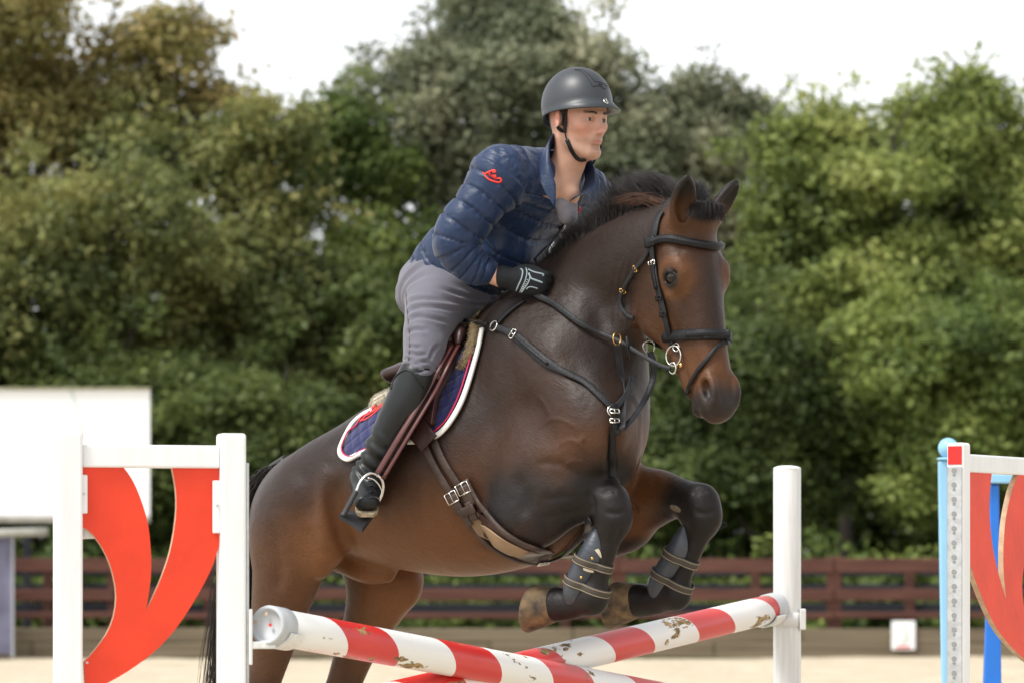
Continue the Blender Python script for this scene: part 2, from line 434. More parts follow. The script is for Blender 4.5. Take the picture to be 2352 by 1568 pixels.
# big white board and its surroundings, left
Yb = FY + 1.0
M_wboard = simple_mat('white_sheet_board', (.86, .87, .87), rough=.35, var=.02, vscale=1.5)
M_dirt = simple_mat('algae_stain', (.22, .22, .13), rough=.9, col2=(.42, .40, .27), vscale=12)
wb = tag(empty('white_board', (ux(120, Yb), Yb, 0)), 'large blank white board standing at the arena edge behind the left wing', 'board')
x0, x1, zt, zb = ux(-330, Yb), ux(345, Yb), vz(893, Yb), vz(1186, Yb)
plank('panel', (x0 + x1) / 2, Yb, (zt + zb) / 2, x1 - x0, .05, zt - zb, M_wboard, wb, (0, 0, 0), .006)
plank('top_edge', (x0 + x1) / 2, Yb - .03, zt + .012, x1 - x0 + .02, .12, .022, M_dirt, wb, (0, 0, 0), .004)
plank('bottom_rail', (x0 + x1) / 2, Yb + .0, zb - .04, x1 - x0, .07, .075, simple_mat('board_rail', (.32, .30, .25), rough=.8, var=.3, vscale=5), wb, (0, 0, 0), .006)
v_, f_ = tube(np.array([at(163, 892, Yb - .03), at(172, 925, Yb - .03), at(182, 965, Yb - .03), at(190, 1010, Yb - .03)]), .009, 6); mesh_obj('green_cord', v_, f_, simple_mat('pale_green_cord', (.45, .58, .52), rough=.6), wb)
for u in (-250, 60, 300): plank('post', ux(u, Yb), Yb + .1, zt / 2 - .1, .1, .1, zt + .1, M_rail_dark, wb, (0, 0, 0), .006)
M_bar = simple_mat('grey_bar', (.34, .34, .30), rough=.8, var=.2, vscale=4)
v_, f_ = tube(np.array([at(-120, 1226, FY - .6), at(110, 1220, FY - .6)]), [.055, .055], 12)
br = tag(empty('jump_pole', at(0, 1223, FY - .6)), 'grey pole lying across the dark banner under the white board', 'pole'); mesh_obj('shaft', v_, f_, M_bar, br)
M_ban = simple_mat('purple_banner', (.055, .055, .095), rough=.6, col2=(.16, .16, .24), vscale=2.5, detail=7)
bn = tag(empty('banner_panel', (ux(-20, FY - .5), FY - .5, 0)), 'mottled purple-grey banner panel at the left edge below the white board', 'banner')
plank('sheet', ux(-40, FY - .5), FY - .5, (vz(1216, FY - .5) + .05) / 2 + .0, ux(27, FY - .5) - ux(-107, FY - .5), .03, vz(1216, FY - .5) - .05, M_ban, bn, (0, 0, 0), .004)
plank('edge_tube', ux(29, FY - .5), FY - .5, vz(1216, FY - .5) / 2, .035, .035, vz(1216, FY - .5), simple_mat('banner_frame', (.35, .36, .40), rough=.5), bn, (0, 0, 0), .008)

# ------------------------------------------------------------------ trees: trunk and limbs, crown of many single leaves
def leaf_mat(name, cols, rough=.55):
    m, t, b = new_mat(name)
    a = t.nodes.new('ShaderNodeVertexColor'); a.layer_name = 'coat'
    t.links.new(a.outputs['Color'], b.inputs['Base Color']); b.inputs['Roughness'].default_value = rough; b.inputs['Specular IOR Level'].default_value = .3
    tr = t.nodes.new('ShaderNodeBsdfTranslucent'); t.links.new(a.outputs['Color'], tr.inputs['Color'])
    mx = t.nodes.new('ShaderNodeMixShader'); mx.inputs[0].default_value = .42
    out = t.nodes['Material Output']; t.links.new(b.outputs[0], mx.inputs[1]); t.links.new(tr.outputs[0], mx.inputs[2]); t.links.new(mx.outputs[0], out.inputs['Surface'])
    return m
M_leaf = leaf_mat('leaves', None)
M_bark = simple_mat('bark', (.05, .04, .03), rough=.9, var=.4, vscale=6, bump=.6, bscale=12)
def leaves(name, lobes, n, size, cols, parent, seed, shell=.55, clump=7, sub=17, wisp=9):
    """lobes: (centre, radii, density); leaves gather in clumps near the lobes' surfaces"""
    g = np.random.default_rng(seed)
    if sub:
        ex = []
        for c, rr, dn in lobes:
            for _ in range(sub):
                d = nrm(g.normal(0, 1, 3) + np.array([0, -.35, .15])); q = g.uniform(.45, 1.0); f_ = g.uniform(.20, .44)
                ex.append((c + d * rr * q * .85, np.array([rr[0] * f_, rr[1] * f_ * 1.2, rr[2] * f_ * .8]), dn * g.uniform(.35, 1.3)))
            for _ in range(wisp):   # loose sprays beyond the crown
                d = nrm(g.normal(0, 1, 3) * np.array([1, .4, 1]) + np.array([0, 0, .45])); ex.append((c + d * rr * g.uniform(.95, 1.3), rr * g.uniform(.06, .16) * np.array([1, 1, 1.3]), g.uniform(.3, .8)))
        lobes = ex
    w = np.array([l[2] * (l[1][0] * l[1][1] * l[1][2]) ** .67 for l in lobes]); w /= w.sum()
    nc = n // clump; li = g.choice(len(lobes), nc, p=w)
    d = nrm(g.normal(0, 1, (nc, 3))); r = g.uniform(shell, 1.02, nc) ** .7
    C = np.array([lobes[i][0] for i in li]); Rr = np.array([lobes[i][1] for i in li])
    bump = 1 + .22 * vnoise(d * 3 + C, 1.3, seed) + .12 * vnoise(d * 7 + C, 1.7, seed + 1)
    cc = C + d * Rr * (r * bump)[:, None]
    ci = np.repeat(np.arange(nc), clump); n = len(ci)
    p = cc[ci] + g.normal(0, 1, (n, 3)) * size * np.array([2.3, 2.3, 1.3])
    nrmv = nrm(d[ci] * .7 + g.normal(0, .55, (n, 3)) + np.array([0, -.1, .55])); a = nrm(np.cross(nrmv, g.normal(0, 1, (n, 3)))); b = np.cross(nrmv, a)
    s = size * g.uniform(.6, 1.35, n)[:, None]
    V = np.stack([p - a * s, p + b * s * .55 - nrmv * s * .12, p + a * s, p - b * s * .55 - nrmv * s * .12], 1).reshape(-1, 3)
    Fq = np.arange(4 * n).reshape(-1, 4)
    cl = np.array(cols); k = len(cl); tone = np.clip(.5 + .42 * vnoise(cc, .55, seed + 2) + .25 * vnoise(cc, 1.6, seed + 3) + np.array([(hash((int(i) * 7919 + seed) & 0xffff) * 2654435761 % 1000) / 1000 for i in range(len(lobes))])[li] * .34 - .17 + g.normal(0, .15, nc), 0, .999)[ci]
    x = tone * (k - 1); i0 = x.astype(int); f_ = (x - i0)[:, None]; c = cl[i0] * (1 - f_) + cl[np.minimum(i0 + 1, k - 1)] * f_
    c = c * g.uniform(.75, 1.25, (n, 1))
    return mesh_obj(name, V, Fq, M_leaf, parent, smooth=False, colors=np.repeat(c, 4, 0))
def tree(label, u, Y, top_v, lobes_uv, n, size, cols, seed, base_w=.16, cat='tree', group='trees behind the arena', shell=.5, name='tree', depth=1.0, bare=0):
    """lobes_uv: (u, v, half width, half height on the plan); built at depth Y with matching depth of crown"""
    x = ux(u, Y); root = tag(empty(name, (x, Y, -.1)), label, cat, group); g = random.Random(seed)
    L = []
    for q in lobes_uv:
        lu, lv, ru, rv = q[:4]; c = at(lu, lv, Y); rx, rz = ru / FPX * Y, rv / FPX * Y
        L.append((c + np.array([0, g.uniform(-.5, .5) * depth, 0]), np.array([rx, min(rx, rz) * depth, rz]), q[4] if len(q) > 4 else 1.0))
    leaves('crown', L, n, size, cols, root, seed, shell=shell)
    parts = [tube(catmull(np.array([(x, Y, -.1), (x + .1, Y, 1.5), (x - .05, Y + .1, vz((top_v + HV) / 2, Y)), (x, Y, vz(top_v + 120, Y))]), 10), np.linspace(base_w, .03, 10), 8)]
    for c, r, _ in L:
        b0 = np.array([x, Y, max(1.0, c[2] * .45)]); parts.append(tube(catmull(np.array([b0, (b0 + c) / 2 + np.array([0, 0, -.2]), c, c + r * np.array([.2, 0, .8])]), 8), np.linspace(base_w * .5, .012, 8), 6))
    for i in range(bare):
        c, r, _ = L[g.randrange(len(L))]; e = c + r * np.array([g.uniform(-1, 1), g.uniform(-.5, .5), g.uniform(.6, 1.45)])
        parts.append(tube(catmull(np.array([c, (c + e) / 2 + np.array([g.uniform(-.2, .2), 0, .1]), e]), 6), np.linspace(.03, .006, 6), 5))
    v_, f_ = join(parts); mesh_obj('trunk', v_, f_, M_bark, root)
    return root
G_DK = [(.048, .074, .022), (.11, .15, .042), (.22, .26, .075)]
G_MID = [(.068, .108, .030), (.17, .225, .055), (.34, .39, .105)]
G_LIME = [(.085, .125, .036), (.25, .30, .078), (.46, .48, .16)]
G_AUT = [(.12, .125, .042), (.30, .26, .085), (.54, .40, .18)]
G_GREY = [(.095, .122, .068), (.22, .24, .14), (.41, .40, .26)]
G_OLIVE = [(.066, .092, .032), (.205, .225, .072), (.41, .37, .13)]
Yt = 62.0

trees = [
 # label, u, depth, top v, lobes, leaves, size, colours, bare twigs
 ('big bushy tree with rusty autumn top at the left edge of the picture', 60, Yt, -120, [(20, 60, 260, 240), (-120, 300, 260, 300), (190, 210, 240, 190), (390, 130, 150, 150), (480, 270, 120, 120), (60, 420, 330, 260), (330, 330, 180, 170)], 56000, .068, G_AUT, 14),
 ('dense dark green tree with low branches at the far left', 120, Yt - 3, 300, [(40, 700, 330, 300), (260, 560, 260, 230), (350, 640, 170, 150), (120, 520, 200, 150), (-150, 800, 300, 350), (160, 960, 320, 270)], 52000, .068, G_OLIVE, 4),
 ('dull olive tree left of the rider, thinning into the white gap above', 520, Yt - 1, 330, [(400, 400, 200, 170), (560, 420, 150, 120), (630, 300, 130, 100), (560, 640, 230, 230), (420, 800, 240, 240), (640, 900, 230, 240), (520, 1050, 250, 220)], 52000, .068, G_OLIVE, 10),
 ('mid green tree behind the rider\'s back', 760, Yt + 1, 340, [(700, 420, 170, 150), (780, 300, 120, 110), (840, 400, 130, 160), (840, 640, 190, 220), (740, 780, 220, 230), (850, 950, 220, 260), (700, 1080, 230, 200)], 47000, .068, G_MID, 8),
 ('tallest grey-green tree rising behind the rider\'s helmet', 1120, Yt + 2, -60, [(1100, 40, 150, 110), (1230, 60, 150, 120), (1020, 170, 150, 130), (1180, 210, 230, 170), (1370, 180, 150, 140), (930, 330, 190, 190), (1220, 420, 260, 200), (1440, 360, 150, 180)], 58000, .068, G_GREY, 16),
 ('grey-brown tree between the horse\'s ears and the tallest tree', 1560, Yt + 3, 180, [(1520, 330, 170, 150), (1600, 240, 140, 100), (1740, 280, 130, 100), (1660, 330, 150, 130), (1590, 480, 200, 190), (1480, 620, 200, 220), (1650, 680, 200, 220)], 43000, .068, G_GREY, 14),
 ('bright lime green tree right of the horse\'s head', 1930, Yt, 170, [(1900, 330, 180, 130), (1800, 450, 170, 160), (2010, 430, 190, 170), (1900, 560, 210, 190), (1850, 720, 200, 190), (2050, 650, 190, 200)], 53000, .068, G_LIME, 10),
 ('tall yellow-green tree at the right edge of the picture', 2270, Yt + 1, 110, [(2180, 300, 150, 140), (2240, 230, 120, 90), (2340, 420, 170, 200), (2200, 480, 180, 170), (2400, 640, 190, 240), (2230, 700, 190, 220)], 53000, .068, G_LIME, 14),
 ('dark green bushy tree behind the plain white upright', 1780, Yt - 3, 760, [(1700, 860, 220, 190), (1880, 900, 220, 200), (1780, 1050, 240, 200), (1640, 1060, 200, 190)], 43000, .068, G_DK, 0),
 ('leafy green tree behind the blue wing at the lower right', 2200, Yt - 3, 740, [(2120, 840, 210, 190), (2310, 880, 220, 220), (2160, 1040, 230, 200), (2360, 1080, 210, 190)], 43000, .068, G_MID, 0),
 ('shaded green bush behind the horse\'s chest', 1420, Yt - 2, 700, [(1360, 820, 220, 190), (1480, 900, 210, 220), (1340, 1040, 240, 210), (1520, 1090, 200, 180)], 39000, .068, G_DK, 0),
 ('deep green bush behind the saddle', 1010, Yt - 2, 640, [(960, 760, 200, 190), (1090, 800, 190, 190), (980, 960, 240, 220), (1120, 1050, 220, 200)], 39000, .068, G_DK, 0),
 ('deep green bush behind the white board', 230, Yt - 4, 820, [(120, 1010, 260, 190), (330, 980, 220, 200), (220, 1120, 280, 160)], 34000, .068, G_DK, 0),
 ('dark green bush behind the left wing\'s top rail', 560, Yt - 4, 860, [(470, 1000, 200, 180), (620, 980, 190, 180), (560, 1120, 230, 160)], 31000, .068, G_DK, 0),
]
for i, (lab, u, Y, tv, lb, n, sz, cols, bare) in enumerate(trees):
    tree(lab, u, Y, tv, lb, n, sz, cols, 100 + i, bare=bare, cat='bush' if 'bush ' in lab else 'tree', name='bush' if 'bush ' in lab else 'tree', group=None)
# low growth along the foot of the trees, and the dark wood behind it
g = np.random.default_rng(5)
lob = [(np.array([ux(u, Yt - 5), Yt - 5 + g.uniform(-.6, .6), g.uniform(.2, .6)]), np.array([1.2, .8, g.uniform(.5, 1.0)]), 1.0) for u in range(-150, 2560, 85)]
o = leaves('undergrowth', lob, 34000, .085, G_MID, None, 77, shell=.3, sub=5); tag(o, 'tangled green undergrowth at the foot of the trees behind the fence', 'undergrowth', kind='stuff')
lob = [(np.array([ux(u, Yt + 6), Yt + 6 + g.uniform(-1, 1), z]), np.array([1.7, 1.2, 1.5]), 1.0) for u in range(-200, 2600, 130) for z in (1.0, 2.9, 4.4)]
o = leaves('far_wood', lob, 52000, .16, G_DK, None, 78, shell=.2, sub=0); tag(o, 'dark mass of wood behind the nearer trees', 'wood', kind='stuff')
# ------------------------------------------------------------------ the jump: wings, uprights, crossed poles
M_white = simple_mat('white_plastic', (.80, .81, .82), rough=.38, spec=.4, var=.055, vscale=5, bump=.1, bscale=25, stretch=(6, 6, .7), detail=8)
M_white2 = simple_mat('weathered_white_plastic', (.70, .71, .70), rough=.5, spec=.35, var=.08, vscale=9, bump=.15, bscale=30, stretch=(9, 9, .5))
M_red = simple_mat('red_paint_panel', (.74, .05, .018), rough=.45, spec=.35, var=.10, vscale=7, bump=.1, bscale=40, detail=9)
M_redge = simple_mat('raw_ply_edge', (.55, .38, .25), rough=.8, var=.2, vscale=30)
M_galv = simple_mat('galvanised_steel', (.55, .57, .58), rough=.42, metal=.85, var=.15, vscale=30, bump=.1, bscale=80)
M_hole = simple_mat('dark_hole', (.26, .26, .26), rough=.8)
M_lblue = simple_mat('pale_blue_paint', (.26, .52, .74), rough=.45, var=.06, vscale=6)
M_blue = simple_mat('bright_blue_paint', (.012, .16, .62), rough=.42, var=.12, vscale=4)
M_capg = simple_mat('grey_plastic_cap', (.46, .48, .50), rough=.45, var=.08, vscale=20)
def box_at(name, M, c, size, mat, parent, bev=.004, seg=2):
    return bm_obj(name, box_bm(size, M @ Matrix.Translation(c)), mat, parent, bevel=bev, seg=seg)
def prism(name, M, poly, y0, y1, mat, parent, edge_mat=None):
    """outline poly (x,z) in the plane of M, from depth y0 to y1"""
    n = len(poly); bm = bmesh.new()
    a = [bm.verts.new(M @ Vector((x, y0, z))) for x, z in poly]; b = [bm.verts.new(M @ Vector((x, y1, z))) for x, z in poly]
    f1 = bm.faces.new(a); f2 = bm.faces.new(b[::-1]); sides = [bm.faces.new((a[i], b[i], b[(i + 1) % n], a[(i + 1) % n])) for i in range(n)]
    if edge_mat:
        for f in sides: f.material_index = 1
    o = bm_obj(name, bm, mat, parent)
    if edge_mat: o.data.materials.append(edge_mat)
    return o
# outline of the curved red panel, (x, z) as fractions of its width and of its height downwards
PANEL = []
def _pan():
    A = lambda pts, n: [tuple(p) for p in catmull(np.array(pts, dtype=float), n)]
    q = [(430, 487), (640, 487)] + A([(640, 487), (680, 540), (720, 620), (760, 740), (778, 880), (778, 1010), (755, 1168)], 18)[1:] \
        + A([(755, 1168), (795, 1090), (840, 990), (880, 870), (905, 720), (905, 600), (885, 487)], 18)[1:] + [(1125, 487), (1125, 860)] \
        + A([(1125, 860), (1080, 980), (1000, 1120), (900, 1260), (800, 1360), (680, 1445), (560, 1510), (450, 1550)], 20)[1:] + [(443, 1410)] \
        + A([(443, 1410), (500, 1350), (560, 1270), (595, 1180), (603, 1080), (580, 970), (540, 880), (480, 800), (430, 770)], 18)[1:]
    return [((x - 430) / 695.0, (y - 487) / 695.0) for x, y in q]
PANEL = _pan()
def wing(label, corner, yaw, post, width, top, rail_drop, rail_h):
    """corner: foot of the inner post; local x runs to the outer post, local y away from the viewer"""
    M = Matrix.Translation(corner) @ Matrix.Rotation(yaw, 4, 'Z')
    root = tag(empty('jump_wing', corner), label, 'jump wing', 'white and red wings of the jumps')
    pw = post
    for x in (0.0, width):
        box_at('post', M, (x, 0, top / 2 + .01), (pw, pw, top - .02), M_white, root, .009, 3)
        box_at('foot', M, (x, 0, .035), (pw * .9, .62, .06), M_white2, root, .006)
    ra, rb = (pw / 2, width - pw / 2) if width > 0 else (width + pw / 2, -pw / 2)
    cx, lw = (ra + rb) / 2, abs(rb - ra)
    box_at('top_rail', M, (cx, .004, top - rail_drop - rail_h / 2), (lw, pw * .72, rail_h), M_white, root, .006, 2)
    box_at('low_rail', M, (cx, .004, .22), (lw, pw * .72, rail_h), M_white, root, .006, 2)
    return root, M, (ra, rb)
# left wing, with the curved panel between its posts
YL = 10.36
cornerL = at(531, HV, YL); cornerL[2] = 0
topL = vz(995, YL); yawL = math.radians(17)
wL, ML, spanL = wing('white jump wing with a curved red panel, holding the nearer pole at left', cornerL, yawL, .07, -.445, topL, vz(995, YL) - vz(1023, YL), vz(1023, YL) - vz(1075, YL))
zt = topL - (vz(995, YL) - vz(1075, YL)); pwid = spanL[1] - spanL[0]
prism('curved_panel', ML, [(spanL[0] + .0 + fx * pwid, zt + .002 - fz * pwid * 1.045) for fx, fz in PANEL], -.009, .009, M_red, wL, M_redge)
for x, za, zb in ((spanL[0] + .004, .02, .123), (spanL[1] - .010, .033, .175)):
    box_at('bracket', ML, (x, -.018, zt - (za + zb) / 2), (.020, .012, zb - za), M_white, wL, .003)
for x, z in ((spanL[1] - .008, .10), (spanL[0] + .004, .07), (spanL[0] + .012, .52)):
    bm = bmesh.new(); bmesh.ops.create_cone(bm, cap_ends=True, segments=10, radius1=.0035, radius2=.003, depth=.006, matrix=ML @ Matrix.Translation((x, -.026, zt - z)) @ Matrix.Rotation(math.pi / 2, 4, 'X')); bm_obj('screw', bm, M_galv, wL)
# metal track for the cups on the inner post, and a rear leg that steadies the wing
box_at('cup_track', ML, (.07 / 2 + .005, 0, vz(1062, YL) / 2), (.008, .05, vz(1062, YL)), M_galv, wL, .002)
bM = ML @ Matrix.Translation((spanL[0] - .0, .34, 0))
box_at('rear_leg', bM, (.026, 0, vz(1205, YL + .3) / 2), (.058, .05, vz(1205, YL + .3)), M_white2, wL, .006)
box_at('rear_brace', ML, (spanL[0] + .03, .17, vz(1215, YL)), (.04, .32, .05), M_white2, wL, .005)
# round white upright on the right
YR = 13.6
xr = ux(1808, YR); rr = 31.5 / FPX * YR
up = tag(empty('jump_upright', (xr, YR, 0)), 'plain round white upright holding the farther pole, right of the horse', 'jump upright')
zt_ = vz(1076, YR)
n = 40; prof = [1 + .012 * (math.cos(j * 2 * math.pi / n * 20)) for j in range(n)]; V, Fc = [], []
for z, k in ((.03, 1), (.5, 1), (1.0, 1), (zt_ - .004, 1), (zt_, .97)):
    for j in range(n): a = 2 * math.pi * j / n; V.append((xr + rr * k * prof[j] * math.cos(a), YR + rr * k * prof[j] * math.sin(a), z))
for i in range(4):
    for j in range(n): k = (j + 1) % n; Fc.append((i * n + j, i * n + k, (i + 1) * n + k, (i + 1) * n + j))
Fc.append(tuple(4 * n + j for j in range(n))); mesh_obj('post', np.array(V), Fc, M_white2, up)
bm = bmesh.new(); bmesh.ops.create_uvsphere(bm, u_segments=32, v_segments=10, radius=1, matrix=Matrix.Translation((xr, YR, zt_ + .001)) @ Matrix.Diagonal((rr * 1.02, rr * 1.02, .012, 1))); bm_obj('cap', bm, M_white, up, smooth=True)
for a in range(4): box_at('foot', Matrix.Translation((xr, YR, 0)) @ Matrix.Rotation(a * math.pi / 2 + .6, 4, 'Z'), (.2, 0, .03), (.36, .06, .05), M_white2, up, .006)

# the crossed poles
JD = nrm(np.array([ux(1785, YR) - ux(612, YL), YR - YL, 0]))      # line of the jump
def pole_mat(name, off, seed):
    m, t, b = new_mat(name); b.inputs['Roughness'].default_value = .4
    L = t.links.new; N = t.nodes.new
    tc = N('ShaderNodeTexCoord'); sp = N('ShaderNodeSeparateXYZ'); L(tc.outputs['Object'], sp.inputs[0])
    def math_(op, a, bb=None, c=None):
        x = N('ShaderNodeMath'); x.operation = op
        for i, v in enumerate((a, bb, c)):
            if v is None: continue
            if isinstance(v, (int, float)): x.inputs[i].default_value = v
            else: L(v, x.inputs[i])
        return x.outputs[0]
    ang = math_('ARCTAN2', sp.outputs['Z'], math_('MULTIPLY', sp.outputs['Y'], -1)); wn = N('ShaderNodeTexNoise'); wn.inputs['Scale'].default_value = 14; L(tc.outputs['Object'], wn.inputs[0])
    q = math_('MULTIPLY_ADD', sp.outputs['X'], 1 / .645, off); q = math_('MULTIPLY_ADD', ang, .5 / (2 * math.pi), q); q = math_('MULTIPLY_ADD', wn.outputs['Fac'], .012, q)
    s = math_('GREATER_THAN', math_('FRACT', q), .54)
    nr = N('ShaderNodeTexNoise'); nr.inputs['Scale'].default_value = 7; nr.inputs['Detail'].default_value = 6; L(tc.outputs['Object'], nr.inputs[0])
    rr_ = N('ShaderNodeValToRGB'); rr_.color_ramp.elements[0].color = (.52, .012, .012, 1); rr_.color_ramp.elements[1].color = (.66, .028, .022, 1); L(nr.outputs['Fac'], rr_.inputs[0])
    mx = N('ShaderNodeMix'); mx.data_type = 'RGBA'; L(s, mx.inputs[0]); mx.inputs[6].default_value = (.80, .80, .78, 1); L(rr_.outputs[0], mx.inputs[7])
    # chipped paint showing soiled wood
    mp = N('ShaderNodeMapping'); mp.inputs['Scale'].default_value = (.55, 1.5, 1.5); mp.inputs['Location'].default_value = (seed * 3.1, seed, 0); L(tc.outputs['Object'], mp.inputs[0])
    c1 = N('ShaderNodeTexNoise'); c1.inputs['Scale'].default_value = 13; c1.inputs['Detail'].default_value = 9; c1.inputs['Roughness'].default_value = .62; L(mp.outputs[0], c1.inputs[0])
    c2 = N('ShaderNodeTexNoise'); c2.inputs['Scale'].default_value = 3.2; L(mp.outputs[0], c2.inputs[0])
    ch = math_('GREATER_THAN', math_('MULTIPLY_ADD', c2.outputs['Fac'], .35, c1.outputs['Fac']), .80)
    wd = N('ShaderNodeValToRGB'); wd.color_ramp.elements[0].color = (.10, .075, .035, 1); wd.color_ramp.elements[1].color = (.46, .31, .13, 1); wd.color_ramp.elements[0].position = .35; wd.color_ramp.elements[1].position = .65
    wn2 = N('ShaderNodeTexNoise'); wn2.inputs['Scale'].default_value = 40; L(tc.outputs['Object'], wn2.inputs[0]); L(wn2.outputs['Fac'], wd.inputs[0])
    m2 = N('ShaderNodeMix'); m2.data_type = 'RGBA'; L(ch, m2.inputs[0]); L(mx.outputs[2], m2.inputs[6]); L(wd.outputs[0], m2.inputs[7]); L(m2.outputs[2], b.inputs['Base Color'])
    bp = N('ShaderNodeBump'); bp.inputs['Strength'].default_value = .5; bp.inputs['Distance'].default_value = .002; bp.invert = True; L(ch, bp.inputs['Height']); L(bp.outputs[0], b.inputs['Normal'])
    L(math_('MULTIPLY_ADD', ch, .4, .38), b.inputs['Roughness'])
    return m
def pole(label, A, B, r, off, seed):
    A, B = Vector(A), Vector(B); d = (B - A); ln = d.length; root = tag(empty('jump_pole', A), label, 'pole', 'striped jump poles')
    rot = frame((0, 0, 0), d, za=(0, 0, 1) if abs(d.normalized().z) < .9 else (1, 0, 0)).to_3x3().to_4x4()
    def part(name, prof, mat, n=32):
        V, Fc = [], []
        for x, rad in prof:
            for j in range(n): a = 2 * math.pi * j / n; V.append((x, rad * math.cos(a), rad * math.sin(a)))
        for i in range(len(prof) - 1):
            for j in range(n): k = (j + 1) % n; Fc.append((i * n + j, (i + 1) * n + j, (i + 1) * n + k, i * n + k))
        Fc.append(tuple(range(n))); Fc.append(tuple((len(prof) - 1) * n + j for j in range(n))[::-1])
        o = mesh_obj(name, np.array(V), Fc, mat); o.parent = root; o.matrix_local = rot; return o
    part('shaft', [(.006, r)] + [(x, r) for x in np.linspace(.3, ln - .3, 8)] + [(ln - .006, r)], pole_mat('striped_pole_paint', off, seed))
    for x0, sg in ((0, 1), (ln, -1)):
        part('end_cap', [(x0 - sg * .012, r * .80), (x0 - sg * .022, r * .86), (x0 - sg * .022, r * 1.0), (x0 - sg * .014, r * 1.07), (x0 + sg * .055, r * 1.07), (x0 + sg * .058, r * 1.02)][::sg], M_capg)
    return root, rot
PR = .051
P_A0, P_A1 = at(622, 1436, YL + .02), at(1786, 1650, YR - .12)
P_B0, P_B1 = at(612, 1672, YL + .12), at(1776, 1396, YR - .06)
pa, rotA = pole('red and white striped pole nearest the viewer, high end at the left wing', P_A0, P_A1, PR, .033, 1)
pb, rotB = pole('red and white striped pole behind, high end at the round white upright', P_B0, P_B1, PR, .329, 5)
# marks on the near end cap of the pole
dA = nrm(P_A1 - P_A0)
for dz, dl, mt in ((.03, .0, M_redge), (.0, -.012, simple_mat('red_mark', (.6, .03, .03), rough=.5)), (.008, .034, M_redge)):
    side = nrm(np.cross(dA, [0, 0, 1])); p = P_A0 - dA * .0225 + np.array([0, 0, dz]) - side * dl
    bm = bmesh.new(); bmesh.ops.create_cone(bm, cap_ends=True, segments=8, radius1=.005, radius2=.004, depth=.004, matrix=Matrix.Translation(p) @ rotA @ Matrix.Rotation(math.pi / 2, 4, 'Y')); o = bm_obj('cap_mark', bm, mt, pa)
# cups: shallow plastic cradles
def cup(label, p, d, r, out=None):
    root = tag(empty('pole_cup', p), label, 'jump cup', 'plastic cups holding the poles')
    M = frame(p, d, za=(0, 0, 1)); V, Fc = [], []; n = 10; w = .035
    for x in (-w, w):
        for rad in (r + .010, r + .003):
            for j in range(n + 1):
                a = math.radians(200 + 140 * j / n); V.append(M @ Vector((x, rad * 1.08 * math.cos(a), rad * math.sin(a) + .001)))
    m = n + 1
    for j in range(n):
        Fc += [(j, j + 1, 2 * m + j + 1, 2 * m + j), (m + j, 3 * m + j, 3 * m + j + 1, m + j + 1), (j, m + j, m + j + 1, j + 1), (2 * m + j, 2 * m + j + 1, 3 * m + j + 1, 3 * m + j)]
    Fc += [(0, 2 * m, 3 * m, m), (n, m + n, 3 * m + n, 2 * m + n)]
    mesh_obj('cradle', np.array([v[:] for v in V]), Fc, M_white2, root, smooth=False)
    return root, M
cA, mA = cup('white plastic cup under the near pole at the left wing', P_A0 + dA * .05, dA, PR)
cp = Vector(cornerL) + ML.to_3x3() @ Vector((.07 / 2 + .012, -.006, 0)); zc = P_A0[2]
box_at('back_plate', Matrix.Translation((cp.x, cp.y, zc - .03)) @ Matrix.Rotation(yawL, 4, 'Z'), (0, 0, 0), (.010, .055, .15), M_white2, cA, .003)
box_at('hook', Matrix.Translation((cp.x, cp.y, zc - .052)) @ Matrix.Rotation(yawL, 4, 'Z'), (.035, 0, 0), (.07, .05, .02), M_white2, cA, .004)
dB = nrm(P_B1 - P_B0)
cB, mB = cup('white plastic cup strapped round the plain upright on the right', P_B1 - dB * .06, dB, PR)
V, Fc = [], []; n = 32
for z in (vz(1405, YR), vz(1438, YR)):
    for rad in (rr * 1.09, rr * 1.015):
        for j in range(n): a = 2 * math.pi * j / n; V.append((xr + rad * math.cos(a), YR + rad * math.sin(a), z))
for j in range(n):
    k = (j + 1) % n; Fc += [(j, k, 2 * n + k, 2 * n + j), (j, n + j, n + k, k), (2 * n + j, 2 * n + k, 3 * n + k, 3 * n + j), (n + j, 3 * n + j, 3 * n + k, n + k)]
mesh_obj('strap', np.array(V), Fc, M_white2, cB)
box_at('buckle', Matrix.Translation((xr + rr * 1.08, YR - .02, vz(1421, YR))), (0, 0, 0), (.022, .05, .075), M_white2, cB, .004)
cp2 = at(640, 1690, YL + .12); c2, _ = cup('white plastic cup low on the left wing under the far pole', P_B0 + dB * .05, dB, PR)
c3, _ = cup('white plastic cup low on the plain upright under the near pole', P_A1 - dA * .06, dA, PR)

# right wing (cut by the picture's edge)
YW = 12.0
cornerR = at(2202, HV, YW); cornerR[2] = 0; topR = vz(1016, YW); yawR = math.radians(60)
wR, MR, spanR = wing('white jump wing with red panel and steel track at the right edge of the picture', cornerR, yawR, .058, .80, topR, vz(1016, YW) - vz(1041, YW), vz(1041, YW) - vz(1083, YW))
zt = topR - (vz(1016, YW) - vz(1083, YW)); pwid = .62
prism('curved_panel', MR, [(spanR[0] + pwid - fx * pwid, zt + .002 - fz * .41) for fx, fz in PANEL][::-1], -.009, .009, M_red, wR, M_redge)
xt = -.058 / 2 - .004
box_at('cup_track', MR, (xt, 0, vz(1070, YW) / 2), (.006, .050, vz(1070, YW)), M_galv, wR, .002)
z = vz(1080, YW)
while z > .1:
    for dz, rad in ((0, .0085), (-.014, .005)):
        bm = bmesh.new(); bmesh.ops.create_cone(bm, cap_ends=True, segments=14, radius1=rad, radius2=rad, depth=.002, matrix=MR @ Matrix.Translation((xt - .0035, 0, z + dz)) @ Matrix.Rotation(math.pi / 2, 4, 'Y')); bm_obj('keyhole', bm, M_hole, wR)
    z -= 33.2 / FPX * YW
